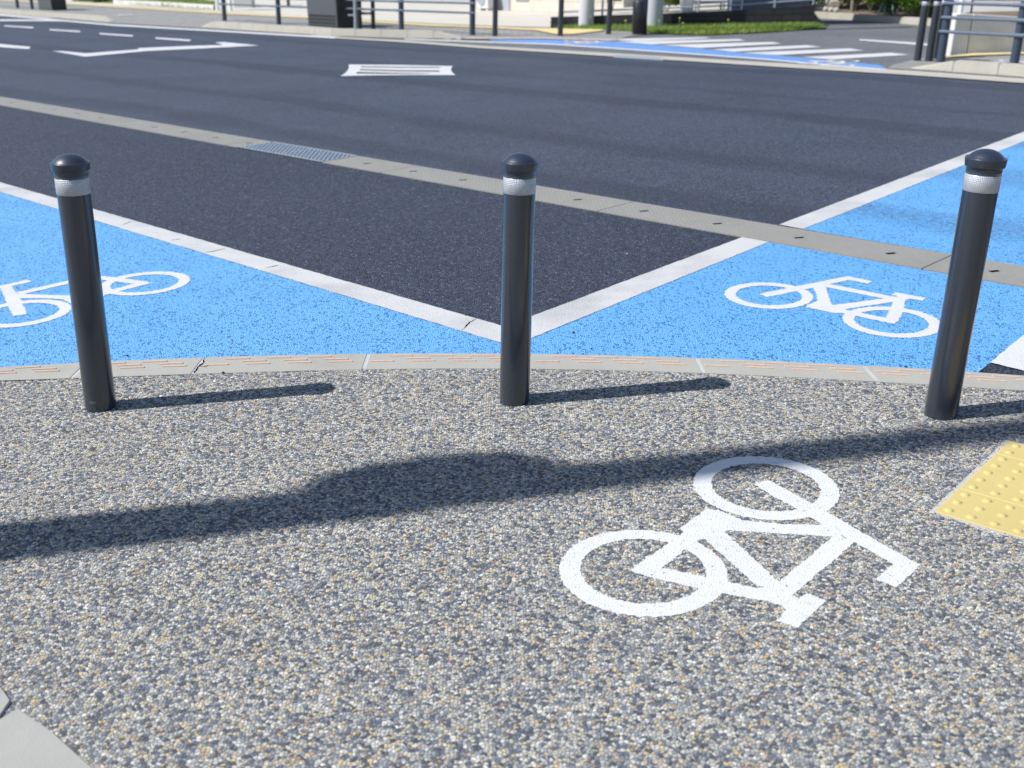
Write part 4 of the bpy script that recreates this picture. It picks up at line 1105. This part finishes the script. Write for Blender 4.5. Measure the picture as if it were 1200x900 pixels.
# small dark railing on the bank
rt = empty('bank_rail', g(1178, 20.5, .45)); tag(rt, 'low dark pipe rail in front of the pale wall at the right', 'railing')
A = onbank(1178, 36, 1.2); d = g(1215, 36).xy-g(1152, 34).xy; d = Vector((d.x, d.y, 0)).normalized()
for k in (-.55, .45, 1.5): MB().tube(d*k-Vector((0, 0, .15)), d*k+Vector((0, 0, .26)), .018, n=8).build('post', M['pole_steel'], rt)
MB().tube(d*-.55+Vector((0, 0, .26)), d*1.6+Vector((0, 0, .26)), .02, n=8).build('rail', M['rail'], rt)

# grey cast wall at right, sections with joints
WA = g(1113, 66.2); WD = Vector((.985, .174, 0)); WN = Vector((-.174, .985, 0))
for s0_, s1_, h0_, h1_, dep, lab in [(0, .255, .585, .58, .5, 'narrow end section of grey cast concrete wall behind the white post'), (.268, 1.30, .578, .50, .25, 'long section of grey cast concrete wall behind the right railing'),
                                     (1.313, 3.2, .50, .42, .25, 'further section of grey cast wall, cut by the right edge of the picture')]:
    m_ = MB(); bm = m_.bm; V = []
    for s_, h in ((s0_, h0_), (s1_, h1_)):
        p = WA+WD*s_
        V.append([bm.verts.new(p-Vector((0, 0, .03))), bm.verts.new(p+UP*h), bm.verts.new(p+UP*h+WN*dep), bm.verts.new(p+WN*dep-Vector((0, 0, .03)))])
    for i in range(4): bm.faces.new((V[0][i], V[0][(i+1) % 4], V[1][(i+1) % 4], V[1][i]))
    bm.faces.new(V[0]); bm.faces.new(V[1][::-1])
    bmesh.ops.bevel(bm, geom=list(bm.edges), offset=.008, segments=1, affect='EDGES')
    tag(m_.build('concrete_wall', M['greywall']), lab, 'wall', 'grey cast walls at the right')
sb = MB(); a1 = WA+WD*.2+WN*.45+Vector((0, 0, .53)); b1 = WA+WD*3.2+WN*.2+Vector((0, 0, .39)); a2 = g(1136, 14, .42); b2 = g(1400, 8, .46)
sb.face([a1, b1, b2, a2]); sb.face([a1, a2, Vector((a2.x, a2.y, -.02)), Vector((a1.x, a1.y, -.02))])
struct(sb.build('soil_fill', M['soil']))

# ------------------------------------------------------------------ street pole left of the picture, casting the long shadow
sunv = Vector((-.831, -.179, 1)).normalized()
shd = Vector((.831, .179))                                  # shadow per metre of height
pb = Vector((-1.36, 2.548))-shd*4.3
rt = empty('street_pole', (pb.x, pb.y, 0)); tag(rt, 'grey street pole with rounded lamp housing, left of the picture, whose shadow crosses the paving', 'pole')
MB().tube((0, 0, -.1), (0, 0, 5.6), .122, .110, n=32).build('shaft', M['pole_steel'], rt)
MB().tube((0, 0, 5.6), (.05, 0, 9.2), .105, .060, n=32).build('upper_shaft', M['pole_steel'], rt)
MB().lathe([(0, 5.42), (.10, 5.44), (.135, 5.50), (.160, 5.62), (.168, 5.86), (.150, 6.02), (.10, 6.13), (0, 6.15)], 32, (-.10, .068, 0)).build('lamp_housing', M['galv'], rt)

# ------------------------------------------------------------------ light
w = bpy.data.worlds.new('World'); scene.world = w; w.use_nodes = True
nt = w.node_tree; bg = nt.nodes['Background']; sky = nt.nodes.new('ShaderNodeTexSky'); sky.sky_type = 'NISHITA'
sky.sun_disc = False; elev = math.asin(sunv.z); sky.sun_elevation = elev; sky.sun_rotation = math.atan2(sunv.x, sunv.y)
sky.air_density = 1.0; sky.dust_density = .6; sky.ozone_density = 1.2
nt.links.new(sky.outputs[0], bg.inputs['Color']); bg.inputs['Strength'].default_value = .10
sl = bpy.data.lights.new('sun', 'SUN'); sl.energy = 4.7; sl.angle = R_(.53); sl.color = (1, .97, .93)
so = bpy.data.objects.new('sun', sl); col.objects.link(so); so.rotation_mode = 'QUATERNION'
so.rotation_quaternion = Vector((0, 0, 1)).rotation_difference(sunv); so.location = (-6, -2, 9)

# ------------------------------------------------------------------ camera
cd = bpy.data.cameras.new('camera'); cam = bpy.data.objects.new('camera', cd); col.objects.link(cam)
cam.matrix_world = Matrix(((_R.x, _U.x, -_F.x, 0), (_R.y, _U.y, -_F.y, 0), (_R.z, _U.z, -_F.z, CAMH), (0, 0, 0, 1)))
cd.sensor_fit = 'HORIZONTAL'; cd.sensor_width = 36; cd.lens = FOC/1200*36; cd.clip_end = 1000; cd.clip_start = .05
cd.dof.use_dof = True; cd.dof.focus_distance = 3.7; cd.dof.aperture_fstop = 3.8
scene.camera = cam
scene.render.engine = 'CYCLES'
scene.view_settings.view_transform = 'Standard'; scene.view_settings.look = 'None'
scene.view_settings.exposure = .38; scene.view_settings.gamma = 1.0
